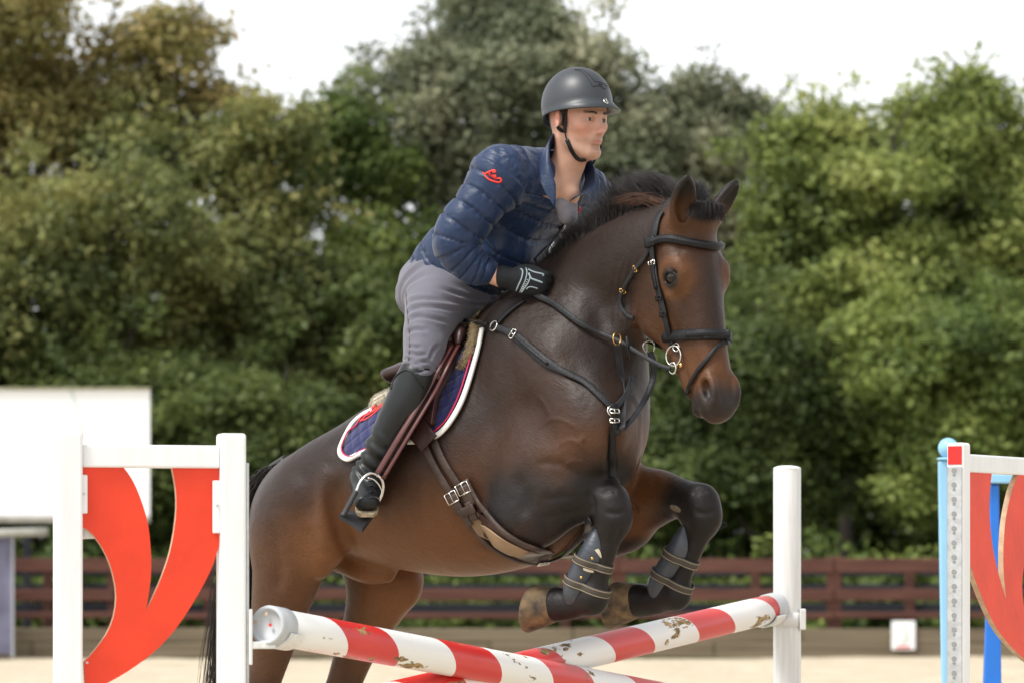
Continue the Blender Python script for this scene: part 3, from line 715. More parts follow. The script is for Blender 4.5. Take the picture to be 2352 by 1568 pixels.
M_stick = simple_mat('red_sticker', (.62, .02, .018), rough=.35); M_stw = simple_mat('sticker_print', (.80, .62, .58), rough=.4)
box_at('sticker', MR, (-.058 / 2 - .001, 0, (vz(1024, YW) + vz(1066, YW)) / 2), (.003, .046, vz(1024, YW) - vz(1066, YW)), M_stick, wR, .0008, 1)
el = np.array([(0, .015 * math.cos(a), .005 * math.sin(a)) for a in np.linspace(0, 2 * math.pi, 25)]); P = np.array([(MR @ Vector((-.0305, y, vz(1032, YW) + z2)))[:] for _, y, z2 in el]); v_, f_ = tube(P, .0009, 5); mesh_obj('sticker_logo', v_, f_, M_stw, wR)
for k in range(5): box_at('sticker_line', MR, (-.0305, .002 * (k % 2), vz(1044 + k * 4, YW)), (.001, .034 - .004 * (k % 3), .0016), M_stw, wR, .0003, 1)

# blue wing farther back
YB = 15.5
bw = tag(empty('jump_wing', (ux(2190, YB), YB, 0)), 'pale and bright blue jump wing with a ball on its post, behind the right wing', 'jump wing')
def leaning(name, ua, va, ub, vb, wa, wb, Y, mat, dep=.05, bev=.006):
    """tapered plank between two plan positions, widths on the plan"""
    za, zb = vz(va, Y), vz(vb, Y); wa, wb = wa / FPX * Y, wb / FPX * Y; xa, xb = ux(ua, Y), ux(ub, Y); bm = bmesh.new()
    vs = [bm.verts.new((x + sx * w / 2, Y + sy * dep / 2, z)) for x, w, z in ((xa, wa, za), (xb, wb, zb)) for sx, sy in ((-1, -1), (1, -1), (1, 1), (-1, 1))]
    for f in ((0, 1, 2, 3), (4, 7, 6, 5), (0, 4, 5, 1), (1, 5, 6, 2), (2, 6, 7, 3), (3, 7, 4, 0)): bm.faces.new([vs[i] for i in f])
    return bm_obj(name, bm, mat, bw, bevel=bev)
gv = HV + CAMH / YB * FPX - 4
leaning('post', 2178, 1058, 2200, gv, 46, 62, YB, M_lblue)
leaning('post', 2284, 1112, 2274, gv, 18, 60, YB + .02, M_blue)
leaning('post', 2392, 1112, 2380, gv, 18, 60, YB + .02, M_blue)
leaning('top_rail', 2310, 1088, 2310, 1109, 222, 222, YB - .01, M_lblue)
leaning('low_rail', 2300, 1900, 2300, 1950, 180, 180, YB + .01, M_blue)
for nm, u, v, r_, sz in (('ball', 2178, 1028, 23.5, 1.0), ('collar', 2178, 1053, 27, .18)):
    bm = bmesh.new(); q = r_ / FPX * YB; bmesh.ops.create_uvsphere(bm, u_segments=28, v_segments=18, radius=1, matrix=Matrix.Translation((ux(u, YB), YB, vz(v, YB))) @ Matrix.Diagonal((q, q, q * sz, 1))); bm_obj(nm, bm, M_lblue, bw, smooth=True)
# ------------------------------------------------------------------ horse: one continuous body
def geo_axis(parts):
    out = []
    for a, b, h in parts: out.append(np.arange(a, b, h))
    return np.concatenate(out)
PSI = math.radians(54) - TH                       # the head turns a little further towards the viewer
HF = np.array([math.cos(PSI), -math.sin(PSI), 0]); HL = np.array([math.sin(PSI), math.cos(PSI), 0])
HO = S(1590, 478, -0.07)
def Hd(u, v, l=0.0):
    """plan position on the plane parallel to the head's middle, l metres to its left -> local"""
    o = L2W(HO + HL * l); n = L2W(HO + HL) - L2W(HO); c = np.array([0, 0, CAMH]); d = at(u, v, 1.0) - c
    return W2L(c + d * ((o - c).dot(n) / d.dot(n)))
HA = nrm(Hd(1660, 900) - Hd(1610, 525)); HB = np.cross(HL, HA)
if HB.dot(HF) < 0: HB = -HB

LEGS = []
def horse_field():
    f = Field(geo_axis([(-0.95, 0.42, 0.008), (0.42, 1.22, 0.0045)]), geo_axis([(-0.42, 0.42, 0.0055)]),
              geo_axis([(0.02, 0.85, 0.009), (0.85, 1.62, 0.006), (1.62, 2.50, 0.0045)]))
    # trunk: back line, belly line, half width
    T = [((652, 1120), (660, 1290), .15), ((705, 1048), (715, 1292), .215), ((780, 998), (790, 1268), .265), ((870, 950), (862, 1290), .272),
         ((960, 893), (955, 1316), .295), ((1050, 832), (1072, 1328), .305), ((1115, 772), (1180, 1312), .285), ((1165, 735), (1275, 1270), .215),
         ((1235, 785), (1340, 1212), .165), ((1300, 900), (1380, 1140), .14)]
    P, ra, rb = [], [], []
    for a, b, w in T:
        p, q = S(*a), S(*b); P.append((p + q) / 2); ra.append(np.linalg.norm(p - q) / 2); rb.append(w)
    ra[0] *= 0.8; ra[-1] *= 0.85
    f.loft(P, ra, rb, k=0.01, n=34, soft=.014, step=2)
    # withers and spine
    f.loft([S(1060, 800), S(1120, 748), S(1185, 712), S(1240, 672)], [.05, .05, .055, .06], [.035, .035, .035, .04], k=.12)
    # neck
    N = [((1150, 780), (1350, 1110), .12, 0), ((1203, 692), (1392, 1015), .185, 0), ((1255, 640), (1412, 915), .158, 0), ((1318, 572), (1420, 820), .112, -.01), ((1395, 518), (1428, 745), .092, -.03),
         ((1470, 488), (1462, 690), .084, -.055), ((1540, 473), (1515, 640), .075, -.07)]
    P, ra, rb = [], [], []
    for a, b, w, o in N:
        p, q = S(*a, o), S(*b, o); P.append((p + q) / 2); ra.append(np.linalg.norm(p - q) / 2); rb.append(w)
    ra[0] *= 0.92
    f.loft(P, ra, rb, k=.13, n=30, soft=.014, step=2)
    f.loft([S(1225, 672), S(1270, 615), S(1330, 566), S(1400, 520), S(1480, 489, -.04), S(1550, 473, -.06)], [.03, .028, .026, .026, .026, .03], k=.05)
    # throat, windpipe and jugular groove
    f.loft([S(1450, 735, -.05), S(1432, 820, -.02), S(1425, 900, 0), S(1425, 985, 0)], [.045, .05, .055, .05], [.05, .055, .06, .06], k=.06)
    for sg in (-1, 1):
        # shoulder blade, arm, breast
        f.loft([S(1180, 770, sg * .12), S(1240, 880, sg * .19), S(1335, 1000, sg * .2)], [.10, .12, .10], [.045, .06, .06], k=.09, n=18, soft=.014, step=2)
        f.ell(S(1345, 985, sg * .19), (.12, .07, .13), k=.09)
        f.ell(S(1232, 1100, sg * .212), (.17, .085, .165), [[.8, 0, .6], [0, 1, 0], [-.6, 0, .8]], k=.08)       # triceps
        f.ell(S(1382, 1050, sg * .088), (.10, .092, .115), k=.03)                                              # breast muscle
        f.ell(S(1385, 965, sg * .10), (.10, .085, .14), k=.12)
        f.ell(S(1318, 835, sg * .10), (.10, .085, .13), k=.12)
        # hip, croup, thigh
        f.ell(S(752, 1130, sg * .155), (.21, .11, .135), [[.85, 0, .52], [0, 1, 0], [-.52, 0, .85]], k=.08)
        f.ell(S(680, 1215, sg * .13), (.12, .11, .18), k=.08)
    f.loft([S(1432, 985), S(1440, 1050), S(1420, 1110)], [.012, .014, .012], k=.05, op='sub')
    # near hind leg
    o = -.17
    f.loft([S(708, 1155, o), S(670, 1232, o), S(660, 1310, o), S(641, 1395, o), S(626, 1470, o), S(606, 1560, o + .01), S(585, 1640, o + .02), S(590, 1720, o + .02), S(600, 1830, o + .02), S(606, 1900, o + .02), S(625, 1960, o + .02)],
           [.125, .142, .125, .102, .085, .064, .062, .043, .036, .045, .038], [.11, .115, .10, .075, .06, .047, .045, .033, .03, .038, .038], k=.06, n=50)
    f.ell(S(728, 1235, o - .02), (.055, .06, .13), [[.98, 0, .2], [0, 1, 0], [-.2, 0, .98]], k=.06)
    f.loft([S(738, 1120, -.24), S(752, 1200, -.235), S(762, 1270, -.2)], [.025, .03, .03], k=.06)                # flank fold
    # far hind leg
    o = .17
    f.loft([S(800, 1180, o), S(862, 1270, o), S(873, 1345, o), S(848, 1420, o), S(816, 1495, o), S(790, 1568, o), S(765, 1640, o), S(765, 1720, o), S(770, 1830, o), S(775, 1900, o), S(795, 1960, o)],
           [.14, .14, .125, .093, .074, .064, .06, .043, .036, .045, .038], [.11, .11, .095, .07, .055, .047, .045, .033, .03, .038, .038], k=.05, n=50)
    f.ell(S(925, 1335, o), (.07, .06, .085), k=.05)
    # sheath
    f.loft([S(790, 1285), S(845, 1306), S(888, 1318)], [.045, .048, .028], k=.05)
    f.ell(S(905, 1330, -.02), (.022, .02, .016), k=.015, op='sub')
    # forelegs, folded over the fence
    for pts, o in ((dict(el=(1195, 1185), fa=(1275, 1150), fb=(1340, 1148), kn=(1400, 1150), kl=(1410, 1192), c1=(1398, 1240), c2=(1376, 1310), fe=(1357, 1368), pa=(1312, 1387), co=(1280, 1387)), -.155),
                   (dict(el=(1405, 1195), fa=(1485, 1150), fb=(1545, 1142), kn=(1606, 1150), kl=(1616, 1190), c1=(1598, 1240), c2=(1568, 1310), fe=(1547, 1358), pa=(1503, 1378), co=(1468, 1378)), .145)):
        lat = dict(el=.065, fa=.04, fb=.015)
        g = {k2: S(*v2, o + math.copysign(lat.get(k2, 0), o)) for k2, v2 in pts.items()}
        LEGS.append(g)
        f.loft([g['el'], g['fa'], g['fb'], g['kn']], [.108, .098, .07, .054], [.08, .075, .058, .048], k=.055, n=24, soft=.006)
        f.ell(g['fa'] + (.0, -.02, .03), (.13, .055, .06), [[.97, 0, .05], [0, 1, 0], [-.05, 0, .97]], k=.04)     # extensor muscle
        f.ell(g['el'] + (.03, .0, -.02), (.11, .07, .075), k=.05)
        
        # knee: carpal bones, pisiform at the back
        f.ell(g['kn'] + (.012, 0, -.012), (.056, .047, .060), k=.03)
        f.ell(g['kl'] + (.0, 0, .0), (.052, .046, .055), k=.03)
        f.ell(g['kn'] + (-.045, 0, -.045), (.025, .022, .035), k=.03)
        f.loft([g['kl'], g['c1'], g['c2'], g['fe']], [.05, .038, .037, .05], [.042, .032, .03, .04], k=.03)
        f.loft([g['kl'] + (-.03, 0, -.03), g['c1'] + (-.035, 0, 0), g['c2'] + (-.03, 0, -.01), g['fe'] + (-.02, 0, 0)], [.016, .017, .018, .025], k=.015)
        f.ell(g['fe'] + (.012, 0, -.012), (.046, .038, .044), k=.02)
        f.loft([g['fe'], g['pa'], g['co']], [.052, .046, .054], [.042, .041, .05], k=.02)
    # ------------------------------------------------ head
    Hs = [((1588, 470), (1512, 560), .062), ((1609, 525), (1503, 640), .078), ((1622, 585), (1512, 700), .084), ((1631, 645), (1528, 742), .076), ((1639, 705), (1546, 782), .064),
          ((1646, 760), (1566, 812), .055), ((1654, 810), (1582, 850), .05), ((1662, 860), (1596, 892), .052), ((1668, 903), (1608, 926), .053), ((1660, 938), (1625, 950), .042)]
    P, ra, rb = [], [], []
    for a, b, w in Hs:
        p, q = Hd(*a), Hd(*b); P.append((p + q) / 2); ra.append(np.linalg.norm(p - q) / 2); rb.append(w)
    f.loft(P, ra, rb, L=HL, k=.03)
    f.loft([Hd(1600, 500), Hd(1560, 560), Hd(1530, 620)], [.05, .06, .05], [.075, .08, .07], L=HL, k=.05)
    AX = np.array([HA, HB, HL])
    # flat nasal bone and forehead
    f.loft([Hd(1609, 540) - HB * .035, Hd(1622, 600) - HB * .04, Hd(1636, 690) - HB * .034, Hd(1648, 780) - HB * .028, Hd(1659, 850) - HB * .024],
           [.035, .042, .034, .028, .024], [.074, .088, .058, .044, .039], L=HL, k=.035)
    E = {}
    for sg in (-1, 1):
        eye = Hd(1628, 628) - HB * .060 + HL * sg * .082
        E[sg] = eye
        f.ell(eye - HA * .012 - HB * .004, (.050, .046, .020), AX, k=.05)                                        # orbit
        f.loft([eye - HA * .052 - HB * .005 - HL * sg * .004, eye - HA * .036 + HB * .026 + HL * sg * .004, eye - HA * .008 + HB * .04 - HL * sg * .004], [.008, .010, .008], k=.02)    # brow
        f.ell(eye - HA * .075 + HB * .01 - HL * sg * .004, (.03, .022, .022), AX, k=.03, op='sub')                # hollow above the eye
        f.ell(eye + HL * sg * .014, (.022, .032, .026), AX, k=.005, op='sub')                                     # socket
        f.loft([eye - HB * .033 + HL * sg * .006, eye - HA * .018 + HL * sg * .024, eye + HB * .031 + HA * .008 + HL * sg * .012], [.005, .007, .005], k=.006)     # upper lid
        f.loft([eye - HB * .033 + HL * sg * .006, eye + HA * .024 - HB * .002 + HL * sg * .016, eye + HB * .031 + HA * .008 + HL * sg * .012], [.004, .0045, .004], k=.006)   # lower lid
        # cheek, jaw, facial crest
        f.ell(Hd(1542, 690) + HL * sg * .052, (.125, .115, .032), AX, k=.03)
        f.loft([eye + HA * .05 - HB * .025, eye + HA * .10 - HB * .02 - HL * sg * .012, eye + HA * .155 - HB * .018 - HL * sg * .03], [.012, .012, .009], k=.025)
        f.loft([Hd(1530, 748) + HL * sg * .045, Hd(1560, 800) + HL * sg * .035, Hd(1584, 850) + HL * sg * .028, Hd(1602, 900) + HL * sg * .022], [.02, .02, .02, .02], k=.025)
        f.ell(Hd(1588, 590) - HA * .0 + HL * sg * .075, (.05, .035, .022), AX, k=.03)
        # muzzle, nostril, lips
        no = Hd(1656, 897) + HL * sg * .042
        f.ell(no - HB * .003, (.050, .030, .013), AX, k=.025)
        f.loft([no + HA * .035 + HB * .012, no + HA * .005 + HB * .024, no - HA * .03 + HB * .014, no - HA * .036 - HB * .01, no - HA * .01 - HB * .022], [.009, .011, .010, .008, .007], k=.014)
        f.loft([no + HA * .022 - HB * .004 + HL * sg * .022, no - HA * .018 - HB * .010 + HL * sg * .024], [.016, .020], k=.01, op='sub')
        f.loft([no + HA * .014 - HB * .002 + HL * sg * .006, no - HA * .014 - HB * .006 + HL * sg * .006], [.016, .019], k=.006, op='sub')
        # mouth
        f.loft([Hd(1598, 850) + HL * sg * .055, Hd(1612, 890) + HL * sg * .056, Hd(1630, 938) + HL * sg * .045], [.005, .005, .004], k=.014, op='sub')
    f.ell(Hd(1655, 935), (.036, .032, .042), AX, k=.03)                                                          # upper lip
    f.ell(Hd(1614, 934), (.034, .03, .036), AX, k=.012)                                                         # chin
    # ears
    for sg, tip, base, fwd in ((-1, Hd(1579, 404, -.105), Hd(1560, 512, -.062), -0.35), (1, Hd(1694, 416, .125), Hd(1633, 506, .058), 0.55)):
        ax = nrm(tip - base); face = nrm(HB * math.cos(fwd) + HL * math.sin(fwd)); face = nrm(face - ax * face.dot(ax)); sd = np.cross(ax, face)
        ln = np.linalg.norm(tip - base)
        pts = [base - ax * .02, base + ax * ln * .22, base + ax * ln * .45, base + ax * ln * .7, base + ax * ln * .9, tip]
        f.loft(pts, [.028, .036, .040, .033, .017, .004], [.026, .028, .026, .021, .012, .005], L=face, k=.02)
        q = [base + ax * ln * t + face * h for t, h in ((.18, .022), (.4, .02), (.65, .017), (.88, .012))]
        f.loft(q, [.014, .029, .024, .007], [.018, .022, .018, .008], L=face, k=.006, op='sub')
    return f, E
HORSE_F, EYES = horse_field()
hv, hq = HORSE_F.mesh(smooth=2); del HORSE_F
HN = vnormals(hv, hq)
def plan(p):
    W = L2W(p); return np.stack([CU + FPX * W[:, 0] / W[:, 1], HV - FPX * (W[:, 2] - CAMH) / W[:, 1]], axis=1)
def dist_poly(q, path, param=False):
    path = catmull(np.asarray(path, dtype=float), max(2, 6 * (len(path) - 1) + 1)); d = np.full(len(q), 1e9); tt = np.zeros(len(q)); n = len(path) - 1
    for i, (a, b) in enumerate(zip(path[:-1], path[1:])):
        ab = b - a; t = np.clip((q - a) @ ab / (ab @ ab + 1e-9), 0, 1); e = np.linalg.norm(q - a - t[:, None] * ab, axis=1)
        m = e < d; d[m] = e[m]; tt[m] = (i + t[m]) / n
    return (d, tt) if param else d
_right = hv * np.array([1, -1, 1]) * (hv[:, 1:2] > 0) + hv * (hv[:, 1:2] <= 0)
_uvr, _uv = plan(_right), plan(hv)
def brush(path, width, amp, both=True, cond=None):
    """raise or sink the skin along a path drawn on the near side (mirrored to the far side)"""
    global hv
    q = _uvr if both else _uv; lo = np.min(path, 0) - 4 * width; hi = np.max(path, 0) + 4 * width
    m = (q > lo).all(1) & (q < hi).all(1)
    if not both: m &= HN @ (W2L(np.array([0, 0, CAMH])) - S(1250, 900)) > 0
    if cond is not None: m &= cond
    d, tt = dist_poly(q[m], path, True); hv[m] += HN[m] * (amp * np.exp(-(d / width) ** 2) * sst(0, .3, tt) * sst(1, .7, tt))[:, None]
notleg = ~((_uv[:, 0] > 1200) & (_uv[:, 1] > 1120))
brush([(1410, 975), (1408, 1030), (1404, 1100)], 11, -.024, both=False)
for w in ([(1225, 985), (1262, 962), (1300, 968), (1335, 990)], [(1255, 1040), (1300, 1012), (1330, 1018), (1352, 1042)], [(1290, 1075), (1320, 1058), (1350, 1066)], [(1262, 962), (1250, 930), (1228, 905)], [(1330, 1018), (1345, 1000)]):
    brush(w, 5.5, .0032, cond=notleg)
brush([(1205, 880), (1250, 975), (1290, 1040)], 26, -.010); brush([(1140, 780), (1180, 880), (1215, 980), (1235, 1050)], 30, -.007)
brush([(1290, 770), (1330, 870), (1368, 985)], 26, -.004); brush([(1245, 750), (1295, 850), (1345, 960)], 26, .003)
brush([(1345, 610), (1375, 700), (1385, 800)], 26, -.008)
for i, u in enumerate((1440, 1428, 1414, 1399)):
    brush([(u + 30, 575), (u + 12, 640), (u + 3, 720), (u + 5, 770)], 6, -.0045 * (1, .9, .7, .5)[i], both=False)
brush([(1225, 1070), (1260, 1062), (1310, 1075), (1345, 1100)], 10, -.005); brush([(1180, 1080), (1205, 1140), (1200, 1200)], 16, -.008)
brush([(1235, 1150), (1290, 1140), (1345, 1140)], 10, -.004); brush([(1225, 1190), (1290, 1180), (1345, 1172)], 7, -.003); brush([(1345, 1120), (1362, 1150), (1360, 1180)], 6, -.006)
brush([(1382, 1172), (1415, 1178), (1446, 1168)], 6, -.006, both=False); brush([(1378, 1140), (1400, 1125), (1425, 1130)], 7, -.004, both=False); brush([(1425, 1205), (1420, 1230), (1408, 1260)], 6, -.005, both=False)
brush([(1590, 1172), (1620, 1178), (1650, 1168)], 6, -.006, both=False); brush([(1585, 1140), (1606, 1126), (1632, 1130)], 7, -.004, both=False)
brush([(742, 1060), (742, 1150), (752, 1220), (772, 1268)], 17, .014); brush([(772, 1080), (770, 1150), (788, 1230), (812, 1280)], 22, -.016)
brush([(690, 1060), (712, 1130), (718, 1210)], 22, -.008); brush([(622, 1180), (640, 1290), (640, 1380)], 16, -.009); brush([(790, 1000), (770, 1050), (745, 1085)], 16, -.006)
for k in range(6):
    brush([(870 + k * 40, 1080), (885 + k * 40, 1160), (905 + k * 40, 1230)], 13, -.0022)
HN = vnormals(hv, hq)
def coat_colour(p, n):
    s, o, z = p.T; u, v = plan(p).T
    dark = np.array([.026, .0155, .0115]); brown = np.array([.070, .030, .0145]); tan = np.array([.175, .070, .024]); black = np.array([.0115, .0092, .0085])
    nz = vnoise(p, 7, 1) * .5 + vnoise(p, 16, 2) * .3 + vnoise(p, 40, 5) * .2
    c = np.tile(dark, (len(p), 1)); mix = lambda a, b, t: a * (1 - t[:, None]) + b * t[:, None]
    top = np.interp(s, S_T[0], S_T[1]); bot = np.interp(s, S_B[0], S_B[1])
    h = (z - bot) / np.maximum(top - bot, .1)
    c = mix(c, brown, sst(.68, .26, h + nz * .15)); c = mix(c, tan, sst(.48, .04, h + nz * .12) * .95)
    ur, vr = plan(p * np.where(o > 0, -1, 1)[:, None] ** np.array([0, 1, 0])).T
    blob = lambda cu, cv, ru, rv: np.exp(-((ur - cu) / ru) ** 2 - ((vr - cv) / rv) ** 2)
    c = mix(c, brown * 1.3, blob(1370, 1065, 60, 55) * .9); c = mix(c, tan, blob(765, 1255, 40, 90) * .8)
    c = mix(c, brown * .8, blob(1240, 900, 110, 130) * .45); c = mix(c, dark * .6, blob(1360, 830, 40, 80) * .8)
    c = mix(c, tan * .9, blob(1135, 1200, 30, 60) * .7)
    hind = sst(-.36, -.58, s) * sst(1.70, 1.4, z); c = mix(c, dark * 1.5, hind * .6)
    for g in LEGS:
        near = g['kn'][1] < 0
        d = dist_poly(p, [g['el'], g['fa'], g['fb'], g['kn'], g['kl'], g['c1'], g['fe'], g['co']])
        c = mix(c, black * (1.25 if near else 1.1), sst(.25, .08, d + nz * .05) * (1 if near else np.maximum(sst(1455, 1540, u), sst(1215, 1250, v))))
        if not near: c = mix(c, tan * .75, sst(.16, .09, d) * sst(1540, 1450, u + (v - 1150) * .8) * sst(.02, .10, o) * sst(1260, 1220, v))
    c = mix(c, black, sst(.88, .68, z + nz * .05))
    hl = (p - HO) @ HL; ha = (p - HO) @ HA; hb = (p - HO) @ HB
    edge = np.interp(v, [380, 480, 600, 690, 770, 900, 990], [1520, 1515, 1475, 1448, 1452, 1535, 1570]); inhead = sst(-12, 14, u - edge) * sst(1.62, 1.66, z)
    hc = mix(np.tile(brown * .74, (len(p), 1)), tan * .74, sst(.36, .5, ha + nz * .04) * .85)
    hc = mix(hc, tan * .6, sst(.10, .02, np.abs(ha - .06)) * sst(-.08, -.02, hb) * .7); hc = mix(hc, tan * .5, sst(.22, .34, ha) * sst(-.02, -.1, hb) * .6)
    hc = mix(hc, dark * 1.1, np.exp(-(hl / .035) ** 2) * sst(.14, .22, ha) * sst(.44, .36, ha + nz * .05) * sst(-.05, .0, hb - .01) * .9)
    hc = mix(hc, np.array([.022, .019, .018]), sst(.53, .60, ha + nz * .02) * .92)
    for sg in (-1, 1):
        d = np.linalg.norm(p - EYES[sg], axis=1); hc = mix(hc, tan * 1.1, np.exp(-((d - .055) / .016) ** 2) * .55); hc = mix(hc, black * .9, sst(.044, .032, d))
    for sg in (-1, 1):
        d = np.linalg.norm(p - (Hd(1656, 897) + HL * sg * .047 - HB * .004), axis=1); hc = mix(hc, black * .45, sst(.024, .014, d))  # inner shade of the nostrils put into the coat colour
    ear = sst(.02, -.03, ha) * sst(-.035, .01, z - HO[2]); hc = mix(hc, black * .9, ear * .92)
    c = mix(c, hc, inhead)
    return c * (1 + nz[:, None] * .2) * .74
_top = np.array([S(*a) for a in ((560, 1200), (636, 1085), (700, 1018), (780, 972), (870, 938), (960, 893), (1050, 832), (1115, 772), (1165, 735), (1235, 735), (1340, 740))])
_bot = np.array([S(*a) for a in ((560, 1330), (650, 1300), (712, 1300), (790, 1290), (862, 1300), (955, 1316), (1072, 1328), (1180, 1312), (1275, 1270), (1345, 1215), (1420, 1140))])
S_T = (_top[:, 0], _top[:, 2]); S_B = (_bot[:, 0], _bot[:, 2])
HW = L2W(hv)
horse_bvh = BVHTree.FromPolygons(HW.tolist(), hq.tolist())

def coat_mat():
    m, t, b = new_mat('horse_coat')
    at_ = t.nodes.new('ShaderNodeVertexColor'); at_.layer_name = 'coat'
    tc = t.nodes.new('ShaderNodeTexCoord')
    rot = t.nodes.new('ShaderNodeMapping'); rot.inputs['Rotation'].default_value = (0, math.radians(-32), TH); t.links.new(tc.outputs['Object'], rot.inputs['Vector'])
    mp = t.nodes.new('ShaderNodeMapping'); mp.inputs['Scale'].default_value = (.13, 1, 1); t.links.new(rot.outputs['Vector'], mp.inputs['Vector'])
    n = t.nodes.new('ShaderNodeTexNoise'); n.inputs['Scale'].default_value = 300; n.inputs['Detail'].default_value = 3; t.links.new(mp.outputs['Vector'], n.inputs['Vector'])
    r = t.nodes.new('ShaderNodeMapRange'); r.inputs[3].default_value = .55; r.inputs[4].default_value = 1.5; t.links.new(n.outputs['Fac'], r.inputs[0])
    mx = t.nodes.new('ShaderNodeMix'); mx.data_type = 'RGBA'; mx.blend_type = 'MULTIPLY'; mx.inputs['Factor'].default_value = 1
    t.links.new(at_.outputs['Color'], mx.inputs[6]); t.links.new(r.outputs[0], mx.inputs[7]); t.links.new(mx.outputs[2], b.inputs['Base Color'])
    rg = t.nodes.new('ShaderNodeMapRange'); rg.inputs[3].default_value = .34; rg.inputs[4].default_value = .56
    b.inputs['Roughness'].default_value = .44; b.inputs['Specular IOR Level'].default_value = .23
    b.inputs['Sheen Weight'].default_value = .06; b.inputs['Sheen Roughness'].default_value = .4; b.inputs['Sheen Tint'].default_value = (.75, .65, .6, 1)
    n2 = t.nodes.new('ShaderNodeTexNoise'); n2.inputs['Scale'].default_value = 22; n2.inputs['Detail'].default_value = 4; t.links.new(tc.outputs['Object'], n2.inputs['Vector'])
    ad = t.nodes.new('ShaderNodeMath'); ad.operation = 'MULTIPLY_ADD'; ad.inputs[1].default_value = .40; t.links.new(n.outputs['Fac'], ad.inputs[0]); t.links.new(n2.outputs['Fac'], ad.inputs[2])
    n3 = t.nodes.new('ShaderNodeTexNoise'); n3.inputs['Scale'].default_value = 7; n3.inputs['Detail'].default_value = 3; t.links.new(tc.outputs['Object'], n3.inputs['Vector'])
    a3 = t.nodes.new('ShaderNodeMath'); a3.operation = 'MULTIPLY_ADD'; a3.inputs[1].default_value = 1.6; t.links.new(n3.outputs['Fac'], a3.inputs[0]); t.links.new(ad.outputs[0], a3.inputs[2])
    bp = t.nodes.new('ShaderNodeBump'); bp.inputs['Strength'].default_value = .30; bp.inputs['Distance'].default_value = .012
    t.links.new(a3.outputs[0], bp.inputs['Height']); t.links.new(n.outputs['Fac'], rg.inputs[0]); t.links.new(rg.outputs[0], b.inputs['Roughness']); t.links.new(bp.outputs['Normal'], b.inputs['Normal'])
    return m
HORSE = tag(empty('horse', L2W((-.6, 0, 0.05))), 'dark bay horse with black legs leaping over the crossed striped poles', 'horse')
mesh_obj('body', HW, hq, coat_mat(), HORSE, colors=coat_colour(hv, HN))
# eyes
def blob(name, c, r, axes, mat, parent, n=16, local=True):
    bm = bmesh.new(); bmesh.ops.create_uvsphere(bm, u_segments=n * 2, v_segments=n, radius=1)
    V = np.array([v.co[:] for v in bm.verts]); Fc = [[v.index for v in f.verts] for f in bm.faces]; bm.free()
    A = nrm(axes); V = np.asarray(c) + (V * np.asarray(r)) @ A
    return mesh_obj(name, L2W(V) if local else V, Fc, mat, parent)
M_eye = simple_mat('horse_eye', (.006, .0035, .002), rough=.10, spec=.4)
for sg in (-1, 1):
    blob('eye', EYES[sg] + HL * sg * .007 - HB * .001, (.0235, .031, .020), [HA, HB, HL], M_eye, HORSE)
# hooves
M_hoof = simple_mat('hoof_horn', (.030, .022, .016), rough=.75, col2=(.20, .13, .06), vscale=26, bump=.25, bscale=50, detail=6)
def hoof(cor, axis, up, lat, rc=.054, rs=.073, ln=.080, cant=.35):
    """cor: centre of the coronet, axis: towards the sole, up: towards the heel"""
    axis = nrm(axis); up = nrm(up - axis * np.dot(up, axis)); lat = np.cross(axis, up); V, Fc = [], []; n = 28
    rings = [(-.012, rc * .93), (0, rc * 1.03), (.3, rc + (rs - rc) * .35), (.65, rc + (rs - rc) * .7), (.97, rs), (1.0, rs * .95), (.97, rs * .74), (.90, rs * .3)]
    for t, r in rings:
        for j in range(n):
            a = 2 * math.pi * j / n; cu, cl = math.cos(a), math.sin(a)
            sq = 1.0 if cu < .55 else 1 - .12 * (cu - .55) / .45
            V.append(cor + up * cu * r * 1.05 * sq + lat * cl * r * .95 + axis * (t * ln * (1 - cant * cu)) if t > 0 else cor + up * cu * r + lat * cl * r + axis * t)
    for i in range(len(rings) - 1):
        for j in range(n): k = (j + 1) % n; Fc.append((i * n + j, i * n + k, (i + 1) * n + k, (i + 1) * n + j))
    Fc.append(tuple((len(rings) - 1) * n + j for j in range(n)))
    return mesh_obj('hoof', L2W(np.array(V)), Fc, M_hoof, HORSE)
for i, g in enumerate(LEGS):
    ax = (-.97, 0, -.12) if i == 0 else (-.97, 0, -.14)
    hoof(g['co'] + np.array([-.018, 0, 0]), np.array(ax), np.array([.25, 0, 1.0]), None)
for o, a, b in ((-.15, (620, 1945), (645, 2010)), (.17, (790, 1945), (815, 2010))):
    p, q = S(*a, o), S(*b, o); hoof(q, np.array([.35, 0, -1.0]), np.array([-1.0, 0, -.3]), None)
# chestnut on the inside of the far forearm, scar-like horny patch
M_chest = simple_mat('chestnut_horn', (.16, .12, .085), rough=.9, bump=.8, bscale=120)
def on_horse(u, v):
    c = Vector((0, 0, CAMH)); d = (Vector(at(u, v, 1.0)) - c).normalized(); h = horse_bvh.ray_cast(c, d)
    return (np.array(h[0]), np.array(h[1])) if h[0] is not None else (None, None)
p, n = on_horse(1552, 1167)
if p is not None:
    t_ = nrm(L2W((.95, 0, -.3)) - L2W((0, 0, 0))); t_ = nrm(t_ - n * t_.dot(n)); blob('chestnut', p, (.026, .011, .005), [t_, np.cross(n, t_), n], M_chest, HORSE, 8, local=False)
